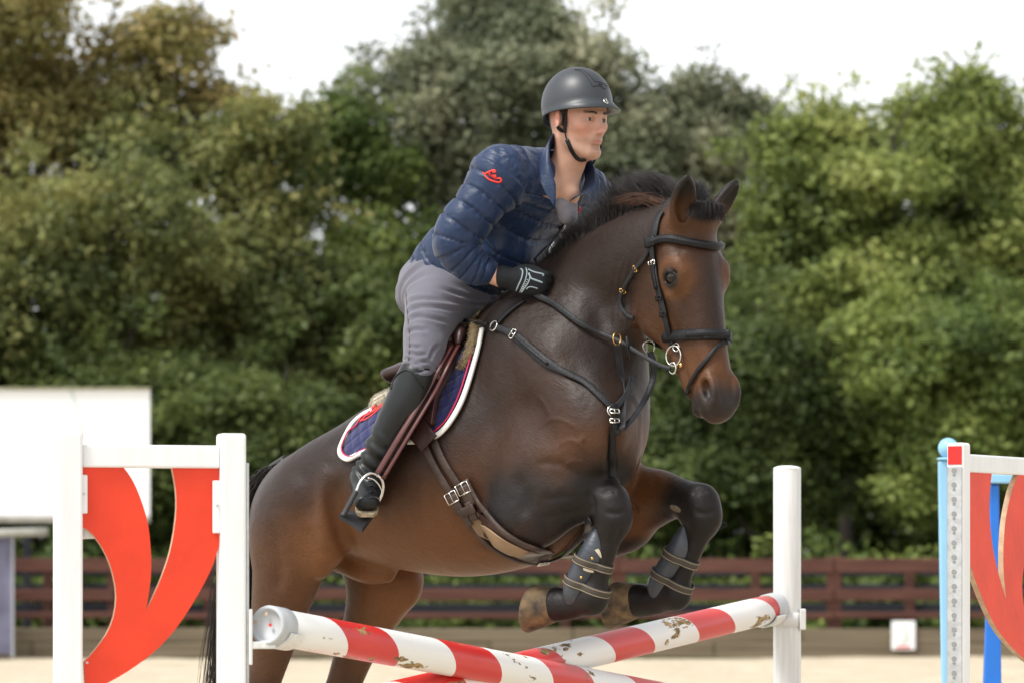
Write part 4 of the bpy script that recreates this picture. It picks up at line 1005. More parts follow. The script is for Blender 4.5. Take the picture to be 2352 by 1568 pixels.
# hair: tapered strands joined into locks of mane, forelock and tail
M_hair = simple_mat('horse_hair', (.006, .0052, .005), rough=.42, spec=.4, col2=(.020, .014, .011), vscale=30)
M_hair2 = simple_mat('horse_hair_sunbleached', (.03, .015, .010), rough=.45, spec=.5, col2=(.14, .05, .02), vscale=40)
def strands(name, P, R, mat, parent=None, sides=3):
    """P (n,k,3) strand points in world space, R (n,k) radii -> one mesh of thin tapered strands"""
    n, k, _ = P.shape; T = nrm(np.gradient(P, axis=1)); ref = np.array([.31, -.83, .46]); A = nrm(np.cross(T, ref)); B = np.cross(T, A)
    ang = 2 * np.pi * np.arange(sides) / sides
    V = P[:, :, None, :] + R[:, :, None, None] * (np.cos(ang)[None, None, :, None] * A[:, :, None, :] + np.sin(ang)[None, None, :, None] * B[:, :, None, :])
    V = V.reshape(-1, 3); base = (np.arange(n) * k * sides)[:, None, None]; i = np.arange(k - 1)[None, :, None] * sides; j = np.arange(sides)[None, None, :]; j2 = (j + 1) % sides
    Fq = np.stack([base + i + j, base + i + j2, base + i + sides + j2, base + i + sides + j], axis=-1).reshape(-1, 4)
    return mesh_obj(name, V, Fq, mat, parent)
def grow(root, d0, d1, length, k=7, curl=.0, jit=.02):
    """strands leaving root along d0 and bending to d1"""
    n = len(root); t = np.linspace(0, 1, k)[None, :, None]; d0 = nrm(d0)[:, None, :]; d1 = nrm(d1)[:, None, :]
    L = np.asarray(length)[:, None, None]; w = t ** 1.4
    P = root[:, None, :] + L * (d0 * (t - .5 * w * t) + d1 * .6 * w * t)
    P += (rng.normal(0, 1, (n, 1, 3)) * t + rng.normal(0, .35, (n, k, 3)) * t) * jit
    return P
crest = catmull(np.array([S(1222, 668, 0), S(1262, 618, 0), S(1318, 566, -.005), S(1395, 514, -.02), S(1470, 484, -.045), S(1535, 468, -.06), S(1572, 462, -.068)]), 200)
def mane(n, lo, hi, mat, seed_len, d0f, d1f, jit, name='mane'):
    t = rng.uniform(lo, hi, n); idx = (t * 199).astype(int); r = crest[idx] + np.stack([rng.normal(0, .006, n), rng.normal(0, .013, n), np.full(n, -.006)], 1)
    clump = np.floor(t * 60) / 60; cl = vnoise(np.stack([clump * 57, np.zeros(n), np.zeros(n)], 1), 1.0, 3)
    ln = np.interp(t, [0, .15, .35, .6, .8, 1], seed_len) * rng.uniform(.55, 1.05, n) * (1 + .22 * cl)
    P = grow(r, np.stack([d0f(t)[0] + .25 * cl, rng.normal(0, .16, n), d0f(t)[1] + np.zeros(n)], 1), np.stack([d1f(t)[0] + .3 * cl, rng.normal(.05, .3, n), d1f(t)[1] + np.zeros(n)], 1), ln, jit=jit)
    R = np.linspace(1, .12, 7)[None, :] * rng.uniform(.0009, .0016, n)[:, None]
    return L2W(P), R
P1, R1 = mane(8000, 0, 1, None, [.035, .046, .062, .120, .155, .120], lambda t: (np.interp(t, [0, .5, 1], [-.15, -.12, -.25]), np.ones_like(t)), lambda t: (np.interp(t, [0, .5, .8, 1], [-.45, -.5, -1.2, -1.6]), np.interp(t, [0, .6, 1], [.45, .8, .15])), .007)
strands('mane', P1, R1, M_hair, HORSE)
P2, R2 = mane(200, .80, .98, None, [.1, .1, .1, .15, .2, .17], lambda t: (-.8 + 0 * t, .55 + 0 * t), lambda t: (-1.5 + 0 * t, -.28 + 0 * t), .006)
P2 = P2 + (L2W((0, -.018, -.012)) - L2W((0, 0, 0)))
strands('mane_lock', P2, R2, M_hair2, HORSE)['label'] = 'sun-bleached reddish lock blown back from the poll'
# forelock: tufts between the ears, falling to both sides
n = 1500; fr = Hd(1596, 482)[None] + rng.normal(0, .016, n)[:, None] * HL + rng.normal(0, .008, n)[:, None] * HB
side = np.where(rng.random(n) < .42, -1, 1) * rng.uniform(.1, 1, n)
P3 = grow(fr + HB * .02, HB[None] * .7 + np.array([0, 0, 1.0])[None] * .25 + HL[None] * side[:, None] * .5, HL[None] * side[:, None] * .9 + HA[None] * 1.5 - HB[None] * .15, rng.uniform(.07, .14, n) * np.where(side > .45, .5, 1), jit=.005)
n2 = 500; fr2 = Hd(1592, 468)[None] + rng.normal(.01, .018, n2)[:, None] * HL
P3b = grow(fr2, np.array([0, 0, 1.0])[None] + HL[None] * rng.normal(.15, .2, n2)[:, None], np.array([0, 0, 1.0])[None] * .5 - HB[None] * .6 + HL[None] * rng.normal(.3, .3, n2)[:, None], rng.uniform(.05, .11, n2), jit=.005)
P3 = np.concatenate([P3, P3b]); strands('forelock', L2W(P3), np.linspace(1, .12, 7)[None] * rng.uniform(.0011, .0018, len(P3))[:, None], M_hair, HORSE)
# tail
dock = catmull(np.array([S(662, 1062), S(622, 1085), S(594, 1120), S(572, 1180), S(556, 1260), S(543, 1380), S(532, 1520), S(520, 1680), S(515, 1820)]), 60)
n = 2600; t0 = rng.uniform(0, .35, n) ** 1.2; k = 14; tt = np.linspace(0, 1, k)
PT = np.zeros((n, k, 3)); offs = rng.normal(0, 1, (n, 3)) * np.array([.022, .03, .012])
for i in range(n):
    e = rng.uniform(.55, 1.0); q = t0[i] + (e - t0[i]) * tt; ii = q * 59; a = np.minimum(ii.astype(int), 58); f_ = (ii - a)[:, None]
    PT[i] = dock[a] * (1 - f_) + dock[a + 1] * f_ + offs[i] * (.35 + 1.3 * q)[:, None] * np.array([1, 1, .5])
PT += rng.normal(0, .003, PT.shape)
strands('tail', L2W(PT), np.linspace(1, .2, k)[None] * rng.uniform(.0014, .0024, n)[:, None], M_hair, HORSE)
dv, df = tube(L2W(dock[:14]), np.linspace(.03, .018, 14), 10); mesh_obj('tail_dock', dv, df, M_hair, HORSE)
# ------------------------------------------------------------------ tack
M_blk = simple_mat('black_leather', (.012, .012, .0135), rough=.45, spec=.2, var=.25, vscale=30, bump=.15, bscale=150)
M_blk2 = simple_mat('worn_black_leather', (.020, .020, .0225), rough=.5, spec=.2, var=.35, vscale=14, bump=.2, bscale=120)
M_brn = simple_mat('brown_leather', (.030, .012, .010), rough=.38, spec=.28, var=.3, vscale=10, bump=.12, bscale=140)
M_brn2 = simple_mat('worn_brown_leather', (.05, .031, .024), rough=.52, spec=.4, var=.4, vscale=16, bump=.25, bscale=110)
M_strl = simple_mat('red_brown_leather', (.07, .014, .011), rough=.38, spec=.5, var=.25, vscale=20)
M_tan = simple_mat('tan_guard', (.22, .145, .08), rough=.6, var=.25, vscale=9, bump=.1, bscale=80)
M_steel = simple_mat('polished_steel', (.62, .60, .56), rough=.18, metal=1.0)
M_gold = simple_mat('brass', (.62, .40, .14), rough=.25, metal=1.0)
M_fleece = simple_mat('sheepskin', (.34, .24, .12), rough=.95, spec=.1, sheen=.3, col2=(.50, .39, .22), vscale=40, bump=.8, bscale=90)
M_cream = simple_mat('cream_fleece', (.72, .66, .52), rough=.95, spec=.1, sheen=.4, var=.1, vscale=50, bump=.8, bscale=90)
M_pad = simple_mat('navy_quilted_cotton', (.016, .019, .085), rough=.8, spec=.2, sheen=.35, var=.12, vscale=40, bump=.12, bscale=200)
M_bind = simple_mat('white_binding', (.74, .73, .69), rough=.75, var=.05, vscale=30, bump=.1, bscale=100)
M_pipe = simple_mat('crimson_piping', (.55, .012, .06), rough=.5)
M_bred = simple_mat('red_embroidery', (.72, .045, .035), rough=.6, bump=.3, bscale=200)

def surf(pts, n=24, lift=.0, bvh=None, smooth=2):
    """lay a path of plan positions on the body: points and normals in world space"""
    uv = catmull(np.array(pts, dtype=float), n); P, N = [], []
    for u, v in uv:
        c = Vector((0, 0, CAMH)); d = (Vector(at(u, v, 1.0)) - c).normalized(); h = (bvh or horse_bvh).ray_cast(c, d)
        if h[0] is not None: P.append(h[0][:]); N.append(h[1][:])
    P, N = np.array(P), np.array(N)
    for _ in range(smooth):
        N[1:-1] = nrm(N[:-2] + N[1:-1] * 2 + N[2:]); P[1:-1] = (P[:-2] + 2 * P[1:-1] + P[2:]) / 4
    return P + N * lift, N
def ring(c, e1, e2, a0, a1, n=40, r=.3, lift=.0, squash=1.0, bvh=None):
    """band round the body: rays from outside towards c"""
    c = np.array(c); P, N = [], []
    for a in np.linspace(math.radians(a0), math.radians(a1), n):
        d = nrm(np.array(e1) * math.cos(a) + np.array(e2) * math.sin(a)); h = (bvh or horse_bvh).ray_cast(Vector(c + d * r), Vector(-d), r * 1.2)
        if h[0] is not None: P.append(np.array(h[0])); N.append(d)
    P, N = np.array(P), np.array(N)
    for _ in range(3): P[1:-1] = (P[:-2] + 2 * P[1:-1] + P[2:]) / 4
    return P + N * lift, N
def strap(name, P, N, w, t, mat, parent):
    V, Fc = ribbon(P, N, w, t); return mesh_obj(name, V, Fc, mat, parent)
def wdir(v): return L2W(np.array(v)) - L2W(np.zeros(3))
wHL, wHB, wHA, wHF = wdir(HL), wdir(HB), wdir(HA), wdir(HF)
WHO = L2W(HO)
def mirror_head(P, N):
    d = (P - WHO) @ wHL; return P - 2 * d[:, None] * wHL, N - 2 * (N @ wHL)[:, None] * wHL
def mirror_body(P, N):
    q = W2L(P) * np.array([1, -1, 1]); n = np.stack([N[:, 0] * CT - N[:, 1] * ST, -(N[:, 0] * ST + N[:, 1] * CT), N[:, 2]], 1)
    return L2W(q), L2W(n) - L2W(np.zeros(3))
def torus(name, c, axis, R, r, mat, parent, n=28, m=8, sx=1.0, up=None):
    M = frame(c, axis, za=up if up is not None else (0, 0, 1)); a = np.linspace(0, 2 * math.pi, n + 1)
    P = np.array([(M @ Vector((0, R * sx * math.cos(x), R * math.sin(x))))[:] for x in a]); V, Fc = tube(P, r, m, caps=False); return mesh_obj(name, V, Fc, mat, parent)
def buckle(p, n, t, w, h, parent, mat=None):
    """rectangular wire buckle: centre, normal, strap direction"""
    n = nrm(n); t = nrm(t - n * np.dot(n, t)); b = np.cross(n, t); q = [(-1, -1), (1, -1), (1, 1), (-1, 1), (-1, -1)]
    P = np.array([p + t * x * h / 2 + b * y * w / 2 + n * .003 for x, y in q]); P = np.repeat(P, 1, 0)
    parts = [tube(np.array([P[i], P[i + 1]]), [.0022, .0022], 6) for i in range(4)] + [tube(np.array([p - t * h / 2 + n * .004, p + t * h / 2 + n * .004]), [.0016, .0016], 5)]
    V, Fc = join(parts); return mesh_obj('buckle', V, Fc, mat or M_steel, parent)

# ---- saddle pad
def patch(poly, center, rings, lift, quilt=None, nper=160, edge=.0, puff=0.0):
    """closed outline of plan positions laid over the near side of the body as a padded sheet"""
    q = np.array(poly, dtype=float); q = np.vstack([q, q[:1]]); d = np.r_[0, np.cumsum(np.linalg.norm(np.diff(q, axis=0), axis=1))]
    t = np.linspace(0, d[-1], nper, endpoint=False); B = np.stack([np.interp(t, d, q[:, 0]), np.interp(t, d, q[:, 1])], 1); c = np.array(center, dtype=float)
    V, U = [], []; c0 = Vector((0, 0, CAMH))
    for k in range(rings + 1):
        f = k / rings
        for b in (B if k else [c]):
            uv = c + (b - c) * f; h = horse_bvh.ray_cast(c0, (Vector(at(uv[0], uv[1], 1.0)) - c0).normalized())
            if h[0] is None: h = horse_bvh.find_nearest(Vector(at(uv[0], uv[1], Y0)))
            p, n = np.array(h[0]), np.array(h[1]); V.append(p); U.append(n)
    V, U = np.array(V), np.array(U)
    Fc = [(0, 1 + (j + 1) % nper, 1 + j) for j in range(nper)]
    for k in range(rings - 1):
        a, b = 1 + k * nper, 1 + (k + 1) * nper
        for j in range(nper): j2 = (j + 1) % nper; Fc.append((a + j, a + j2, b + j2, b + j))
    rr = np.r_[0, np.repeat(np.arange(1, rings + 1) / rings, nper)]
    hgt = lift * (1 - .55 * rr ** 10) + puff * (1 - rr ** 2)
    if quilt is not None: hgt = hgt + quilt(V)
    top = V + U * hgt[:, None]; n0 = len(V); last = 1 + (rings - 1) * nper
    allV = np.vstack([top, V[last:] - U[last:] * .004])
    Fc += [(last + j, last + (j + 1) % nper, n0 + (j + 1) % nper, n0 + j) for j in range(nper)]
    return allV, [f[::-1] for f in Fc]
PADP = [(1113, 757), (1108, 785), (1102, 811), (1085, 866), (1063, 925), (1037, 970), (1011, 1003), (988, 1013), (964, 1019), (923, 1022), (880, 1034), (836, 1047), (812, 1059), (798, 1060), (787, 1053), (784, 1042), (787, 1030), (798, 1006), (816, 977), (838, 958),
        (862, 946), (905, 922), (985, 875), (1050, 826), (1095, 775)]
def quilt(V):
    q = W2L(V); a = q[:, 0] * .8 + q[:, 2] * .55; b = q[:, 2] * .85 - q[:, 0] * .5
    g = np.maximum(np.exp(-((np.mod(a / .038, 1) - .5) / .13) ** 2), np.exp(-((np.mod(b / .036, 1) - .5) / .13) ** 2)); return -.0042 * g
pad = tag(empty('saddle_pad', L2W(S(950, 950))), 'navy quilted saddle pad with white binding and crimson piping under the saddle', 'saddle pad')
V, Fc = patch(PADP, (950, 955), 46, .016, quilt, 220); mesh_obj('quilted_cloth', V, Fc, M_pad, pad)
Vm = W2L(V) * np.array([1, -1, 1]); mesh_obj('quilted_cloth', L2W(Vm), [f[::-1] for f in Fc], M_pad, pad)['label'] = 'far side of the navy pad'
bind = PADP[:21]
P, N = surf([(u + (6 if u < 800 else 3 if u > 1000 else 0) * .6, v - (5 if v > 1000 else 0)) for u, v in bind], 150, .010, smooth=4); strap('binding', P, N, .017, .008, M_bind, pad)
inner = [(u - 9 if u > 1000 else u + 9 if u < 830 else u, v - (10 if v > 1000 else -6 if v < 990 and u < 900 else 0)) for u, v in bind]
P, N = surf(inner, 150, .016, smooth=4); V, Fc = tube(P, .0028, 6); mesh_obj('piping', V, Fc, M_pipe, pad)
# embroidered script on the rear corner, half hidden by the boot
SCRIPT = [[(0, .1), (.05, .0), (.12, .02), (.2, .3), (.32, .8), (.45, .98), (.52, .85), (.42, .7), (.36, .82)], [(.1, .06), (.25, -.12), (.5, -.2), (.8, -.12), (1.05, .1), (1.12, .4), (1.0, .58), (.88, .5), (.92, .38)],
          [(.3, .2), (.36, .45), (.38, .2), (.44, .22)], [(.44, .22), (.52, .45), (.54, .25), (.47, .2)], [(.56, .2), (.66, .65), (.62, .25), (.68, .2)], [(.55, .48), (.76, .52)], [(.68, .3), (.77, .38), (.74, .45), (.68, .35), (.74, .2), (.82, .24)], [(.82, .2), (.86, .45), (.89, .42), (.92, .5)]]
def script(o, ex, ey, bvh, lift, rad, parent, name='embroidered_name'):
    parts = []
    for st in SCRIPT:
        uv = [(o[0] + ex[0] * x + ey[0] * y, o[1] + ex[1] * x + ey[1] * y) for x, y in st]; P, N = surf(uv, 22, lift, bvh, smooth=1); wgt = 1.7 if len(st) > 7 else 1.0
        parts.append(tube(P, np.full(len(P), rad * wgt) * (1 - .5 * np.abs(np.linspace(-1, 1, len(P))) ** 3), 6, flat=(1, .5), nvec=N))
    V, Fc = join(parts); return mesh_obj(name, V, Fc, M_bred, parent)
script((834, 974), (40, -24), (18, -26), None, .017, .0022, pad)

# ---- saddle
sad = tag(empty('saddle', L2W(S(985, 840))), 'dark brown leather jumping saddle under the rider', 'saddle')
FLP = [(1071, 764), (1070, 785), (1066, 811), (1052, 846), (1033, 884), (1018, 914), (1011, 947), (1006, 979), (985, 988), (950, 993), (915, 975), (897, 930), (905, 890), (940, 850), (985, 812), (1030, 775), (1055, 760)]
V, Fc = patch(FLP, (985, 890), 14, .034, None, 120); mesh_obj('flap', V, Fc, M_brn, sad); Vm = W2L(V) * np.array([1, -1, 1]); mesh_obj('flap', L2W(Vm), [f[::-1] for f in Fc], M_brn, sad)
P, N = surf([(1071, 766), (1069, 790), (1064, 812), (1050, 848), (1031, 885), (1016, 915), (1009, 947), (1004, 979)], 60, .034); V, Fc = tube(P, .004, 6); mesh_obj('flap_edge', V, Fc, M_strl, sad)
def sfield(lo, hi, h): return Field(*[np.arange(a, b, h) for a, b in zip(lo, hi)])
def field_for(pts, pad, h): p = np.array(pts); return sfield(p.min(0) - pad, p.max(0) + pad, h)
# seat, pommel and cantle as one padded body
f = field_for([S(1075, 770, -.12), S(880, 850, .12), S(900, 930, .2), S(1000, 760, -.2)], .16, .007)
f.loft([S(1078, 778), S(1040, 802), S(990, 842), S(945, 862), S(928, 860)], [.045, .04, .038, .040, .03], [.055, .085, .12, .135, .12], k=.02, n=20, soft=.006)
f.loft([S(945, 865, -.11), S(930, 852, -.06), S(926, 848, 0), S(930, 852, .06), S(945, 865, .11)], [.020] * 5, k=.03)
for sg in (-1, 1): f.loft([S(1075, 790, sg * .05), S(1045, 830, sg * .14), S(1000, 885, sg * .20)], [.05, .06, .03], [.03, .035, .02], k=.03)
V, Q = f.mesh(2); mesh_obj('seat', L2W(V), Q, M_brn, sad)
# knee roll, block and skirt on the near flap
def pillow(name, path, r, lift, mat, parent, flat=.55, n=18):
    P, N = surf(path, n, lift); R = np.interp(np.linspace(0, 1, len(P)), np.linspace(0, 1, len(r)), r); V, Fc = tube(P, R, 14, flat=(1, flat), nvec=N); return mesh_obj(name, V, Fc, mat, parent)
pillow('knee_roll', [(1050, 788), (1042, 822), (1030, 850), (1016, 885)], [.012, .042, .038, .010], .040, M_brn, sad, .6)
pillow('pommel_block', [(1046, 772), (1054, 790), (1056, 812)], [.012, .038, .014], .055, M_brn, sad, .8)
pillow('pommel_block', [(1078, 766), (1080, 784), (1074, 806)], [.010, .026, .010], .040, M_brn, sad, .8)
pillow('skirt', [(1020, 815), (1005, 850), (985, 880)], [.012, .036, .012], .055, M_brn, sad, .35)
# sheepskin half pad showing at pommel, front edge and cantle
fl = tag(empty('sheepskin_half_pad', L2W(S(1100, 745))), 'tan sheepskin half pad showing between saddle and navy pad', 'half pad')
def fluff(name, path, rad, lift, mat, n=900, ln=.02, seed=1):
    P, N = surf(path, 24, lift); R = np.interp(np.linspace(0, 1, len(P)), np.linspace(0, 1, len(rad)), rad); V, Fc = tube(P, R, 12, flat=(1, .7), nvec=N); mesh_obj(name, V, Fc, mat, fl)
    g = np.random.default_rng(seed); i = g.integers(0, len(V), n); c = P[np.minimum(i // 12, len(P) - 1)]; d = nrm(V[i] - c + g.normal(0, .006, (n, 3)))
    root = V[i] + g.normal(0, .004, (n, 3)); k = 4; t = np.linspace(0, 1, k)[None, :, None]; L_ = g.uniform(.4, 1, n)[:, None, None] * ln
    S_ = root[:, None, :] + d[:, None, :] * t * L_ + g.normal(0, .003, (n, k, 3)) * t; strands('wool', S_, np.linspace(1, .3, k)[None] * g.uniform(.0004, .0007, n)[:, None], mat, fl)
def at_S(name, pts, rad, mat, n=900, ln=.02, seed=1):
    P = catmull(np.array([S(*p) for p in pts]), 24); P = L2W(P); R = np.interp(np.linspace(0, 1, 24), np.linspace(0, 1, len(rad)), rad); V, Fc = tube(P, R, 12); mesh_obj(name, V, Fc, mat, fl)
    g = np.random.default_rng(seed); i = g.integers(0, len(V), n); c = P[np.minimum(i // 12, 23)]; d = nrm(V[i] - c + g.normal(0, .006, (n, 3))); k = 4; t = np.linspace(0, 1, k)[None, :, None]
    S_ = V[i][:, None, :] + d[:, None, :] * t * g.uniform(.4, 1, n)[:, None, None] * ln + g.normal(0, .003, (n, k, 3)) * t; strands('wool', S_, np.linspace(1, .3, k)[None] * g.uniform(.0004, .0007, n)[:, None], mat, fl)
at_S('front_roll', [(1062, 752, -.06), (1085, 735, -.04), (1118, 728, -.02), (1140, 735, 0)], [.012, .028, .03, .014], M_fleece, 7000, .009, 3)
fluff('front_edge', [(1105, 752), (1098, 785), (1085, 822), (1066, 850)], [.012, .010, .008, .004], .020, M_fleece, 4000, .006, 4)
at_S('rear_roll', [(900, 905, -.20), (872, 925, -.19), (858, 938, -.18)], [.018, .026, .012], M_cream, 3500, .006, 5)
# ---- girth with belly guard
gir = tag(empty('girth', L2W(S(1150, 1240))), 'brown leather girth with tan belly guard buckled to two straps', 'girth')
P, N = surf([(968, 985), (985, 1005), (998, 1022)], 12, .03); strap('billet_guard', P, N, .075, .006, M_brn, gir)
for pts in ([(1000, 1012), (1022, 1060), (1050, 1103), (1068, 1128)], [(978, 1022), (1000, 1068), (1025, 1110), (1048, 1146)]):
    P, N = surf(pts, 20, .008); strap('billet_strap', P, N, .024, .006, M_brn2, gir)
P, N = surf([(1052, 1112), (1085, 1165), (1128, 1216), (1180, 1252), (1230, 1272), (1262, 1272)], 40, .006); strap('guard_backing', P, N, np.interp(np.linspace(0, 1, len(P)), [0, .15, .7, 1], [.062, .092, .095, .07]), .006, M_brn, gir)
P2, N2 = surf([(1085, 1178), (1120, 1215), (1160, 1245), (1205, 1264)], 26, .012); strap('guard_panel', P2, N2, np.interp(np.linspace(0, 1, len(P2)), [0, .3, 1], [.045, .066, .062]), .004, M_tan, gir)
P3, N3 = surf([(1075, 1098), (1105, 1146), (1150, 1205), (1200, 1240), (1262, 1258)], 34, .012); strap('guard_rim', P3, N3, .017, .008, M_brn2, gir)
P4, N4 = surf([(1045, 1150), (1080, 1200), (1130, 1252), (1185, 1280), (1235, 1288)], 34, .008); strap('guard_rim', P4, N4, .014, .006, M_brn2, gir)
for (u, v), (du, dv) in (((1066, 1112), (16, 28)), ((1042, 1132), (16, 28))):
    Pb, Nb = surf([(u, v), (u + du, v + dv)], 6, .020); tdir = Pb[-1] - Pb[0]; strap('buckle_keeper', *surf([(u, v), (u + du * .9, v + dv * .9), (u + du * 1.5, v + dv * 1.5)], 8, .017), .034, .006, M_brn2, gir); buckle(Pb[1], Nb[1], tdir, .042, .034, gir)
for pts in ([(1078, 1148), (1090, 1172), (1100, 1186)], [(1064, 1164), (1078, 1190), (1086, 1200)]): strap('billet_end', *surf(pts, 8, .02), .022, .004, M_brn2, gir)
strap('guard_bridge', *surf([(1066, 1172), (1100, 1158)], 8, .022), .03, .005, M_brn2, gir)
Pm, Nm = mirror_body(P, N); strap('guard_backing', Pm, Nm, .08, .006, M_brn, gir)
P5, N5 = surf([(1240, 1284), (1262, 1280), (1290, 1268), (1320, 1240), (1350, 1208), (1363, 1190)], 24, .010); strap('chest_strap', P5, N5, .026, .005, M_blk, gir)
bp = surf([(1238, 1284), (1262, 1280)], 4, .014); buckle(bp[0][1], bp[1][1], bp[0][2] - bp[0][0], .022, .034, gir)

# ---- breastplate and martingale
brp = tag(empty('breastplate', L2W(S(1408, 945))), 'black leather breastplate round the neck and shoulders of the horse', 'breastplate')
P, N = surf([(1140, 752), (1165, 762), (1190, 776), (1230, 810), (1262, 836), (1310, 862), (1345, 880), (1380, 912), (1402, 936)], 60, .006, smooth=5); strap('shoulder_strap', P, N, np.interp(np.linspace(0, 1, len(P)), [0, .15, .2, .5, .56, 1], [.020, .022, .028, .030, .022, .022]), .006, M_blk2, brp)
Pm, Nm = mirror_body(P, N); Pm = Pm[:-8]; hh = [horse_bvh.find_nearest(Vector(q)) for q in Pm]; strap('shoulder_strap', np.array([h[0][:] for h in hh]), np.array([h[1][:] for h in hh]), .024, .006, M_blk2, brp)
P, N = surf([(1178, 768), (1262, 838)], 20, .013); strap('padding_ridge', P, N, .010, .004, M_blk, brp)
P, N = surf([(1140, 752), (1160, 728), (1185, 706), (1206, 692)], 16, .006); strap('wither_strap', P, N, .018, .004, M_blk, brp)
p, n = on_horse(1140, 752); torus('ring', p + n * .012, n, .016, .0026, M_steel, brp)
buckle(*[x[0] for x in surf([(1185, 772), (1186, 773)], 2, .014, smooth=0)], np.array([.8, 0, -.5]), .03, .018, brp)
P, N = surf([(1136, 752), (1110, 750), (1085, 748), (1062, 750)], 12, .03); V, Fc = tube(P, .0055, 8); mesh_obj('elastic', V, Fc, M_blk, brp); V, Fc = tube(catmull(np.array([P[-1], P[-1] + np.array([-.02, -.01, .012]), P[-2] + np.array([-.005, -.01, .012]), P[-3]]), 10), .006, 8); mesh_obj('knot', V, Fc, M_blk, brp)
P, N = surf([(1408, 940), (1430, 915), (1442, 890), (1447, 868)], 16, .006); strap('far_strap', P, N, .020, .005, M_blk2, brp)
p, n = on_horse(1404, 946); torus('chest_ring', p + n * .012, n, .016, .003, M_steel, brp)
cc = p + n * .022
Pc = np.array([at(u, v, cc[1] - .01) for u, v in catmull(np.array([(1410, 926), (1411, 946), (1413, 970), (1418, 988), (1425, 992)]), 14)]); strap('buckle_strap', Pc, np.tile(nrm(n), (14, 1)), .024, .005, M_blk, brp)
for v in (944, 966): buckle(at(1411, v, cc[1] - .018), n, np.array([0, 0, 1.0]), .03, .012, brp)
P, N = surf([(1405, 960), (1406, 1000), (1407, 1050), (1404, 1098)], 24, .007); strap('belly_strap', P, N, .020, .004, M_blk, brp)

mar = tag(empty('running_martingale', at(1425, 985, cc[1] - .02)), 'black martingale straps hanging from rings on the reins to the chest', 'martingale')
RING1, RING2 = W2L(at(1417, 778, 11.45)), W2L(at(1490, 796, 11.42))
RING1 = S(1417, 778, -.17); RING2 = S(1490, 796, -.02)
ctr = W2L(np.array(at(1428, 988, cc[1] - .03)))
def air(pts, offs, n=30, k0=None):
    """path of plan positions between two body-side offsets -> world points"""
    o = np.interp(np.linspace(0, 1, len(pts)), np.linspace(0, 1, len(offs)), offs); return L2W(catmull(np.array([S(u, v, q) for (u, v), q in zip(pts, o)]), n))
P = air([(1418, 790), (1422, 820), (1428, 880), (1433, 940), (1430, 985)], [RING1[1], RING1[1] * .7, ctr[1]]); strap('fork_strap', P, np.tile(nrm(np.array([-.45, -.9, 0])), (len(P), 1)), .022, .004, M_blk2, mar)
P = air([(1493, 808), (1502, 835), (1500, 870), (1483, 915), (1458, 955), (1430, 987)], [RING2[1], RING2[1] * .6, ctr[1]]); strap('fork_strap', P, np.tile(nrm(np.array([-.35, -.9, 0])), (len(P), 1)), .020, .004, M_blk2, mar)
torus('ring', L2W(RING1), np.array([.75, -.6, 0]), .019, .0024, M_gold, mar, sx=1); torus('ring', L2W(RING2), np.array([.25, -.95, 0]), .0185, .0024, M_steel, mar)

# ---- bridle
bri = tag(empty('bridle', L2W(Hd(1600, 650))), 'black leather bridle with padded noseband, flash strap and ring bit', 'bridle')
P, N = surf([(1524, 488), (1513, 505), (1506, 530), (1500, 556)], 20, .005); strap('headpiece', P, N, np.linspace(.022, .036, len(P)), .005, M_blk2, bri)
P, N = surf([(1500, 556), (1503, 590), (1510, 630), (1520, 680), (1532, 730), (1541, 768), (1549, 790)], 50, .006, smooth=4); strap('cheekpiece', P, N, np.interp(np.linspace(0, 1, len(P)), [0, .2, .25, .6, .7, 1], [.018, .018, .025, .025, .019, .019]), .006, M_blk2, bri)
CHEEK_END = P[-1]
Pm, Nm = mirror_head(P, N); strap('cheekpiece', Pm, Nm, .02, .006, M_blk2, bri)
P2, N2 = surf([(1506, 602), (1510, 630), (1516, 662)], 12, .013); strap('cheekpiece_end', P2, N2, .020, .004, M_blk, bri)
for q in (.22, .5, .62): i = int(q * len(P)); buckle(P[i] + N[i] * .006, N[i], P[i + 1] - P[i], .028, .012, bri, M_steel if q == .22 else M_blk)
PB, NB = surf([(1502, 556), (1518, 552), (1545, 551), (1575, 557), (1608, 564), (1635, 568), (1648, 567), (1653, 564)], 44, .004, smooth=4)
V, Fc = tube(PB + NB * .006, .0105, 12, flat=(1.25, .75), nvec=NB); mesh_obj('browband', V, Fc, M_blk, bri); V, Fc = tube(PB + NB * .011, .0055, 8, nvec=NB); mesh_obj('browband_padding', V, Fc, M_blk2, bri)
strap('browband_loop', *surf([(1489, 560), (1500, 557), (1511, 553)], 8, .012), .03, .006, M_blk, bri)
cN = L2W(Hd(1605, 775)); 
PN_, NN_ = ring(cN, wHF, wHL, -180, 180, 72, .145, .006); Vn, Fn = tube(PN_ + np.array([0, 0, .004]), .0145, 12, caps=False, flat=(1.2, .62), nvec=NN_); mesh_obj('noseband', Vn, Fn, M_blk, bri)
sel = slice(18, 54); Vn, Fn = tube(PN_[sel] + NN_[sel] * .009 + np.array([0, 0, .006]), .0085, 10, flat=(1.1, .7), nvec=NN_[sel]); mesh_obj('noseband_padding', Vn, Fn, M_blk2, bri)
Pd, Nd = surf([(1497, 566), (1482, 596), (1464, 616), (1447, 640), (1433, 664), (1426, 690), (1430, 712), (1446, 728), (1458, 730)], 40, .006, smooth=3); strap('throatlatch', Pd, Nd, .013, .005, M_blk2, bri)
for i in (10, 20): buckle(Pd[i], Nd[i], Pd[i + 1] - Pd[i], .02, .010, bri, M_gold)
Pf, Nf = surf([(1662, 786), (1648, 795), (1628, 822), (1606, 852), (1590, 880), (1581, 903)], 34, .006, smooth=3); strap('flash_strap', Pf, Nf, .013, .005, M_blk, bri)
strap('flash_strap', *surf([(1662, 786), (1672, 792), (1679, 804)], 10, .006), .015, .005, M_blk, bri)
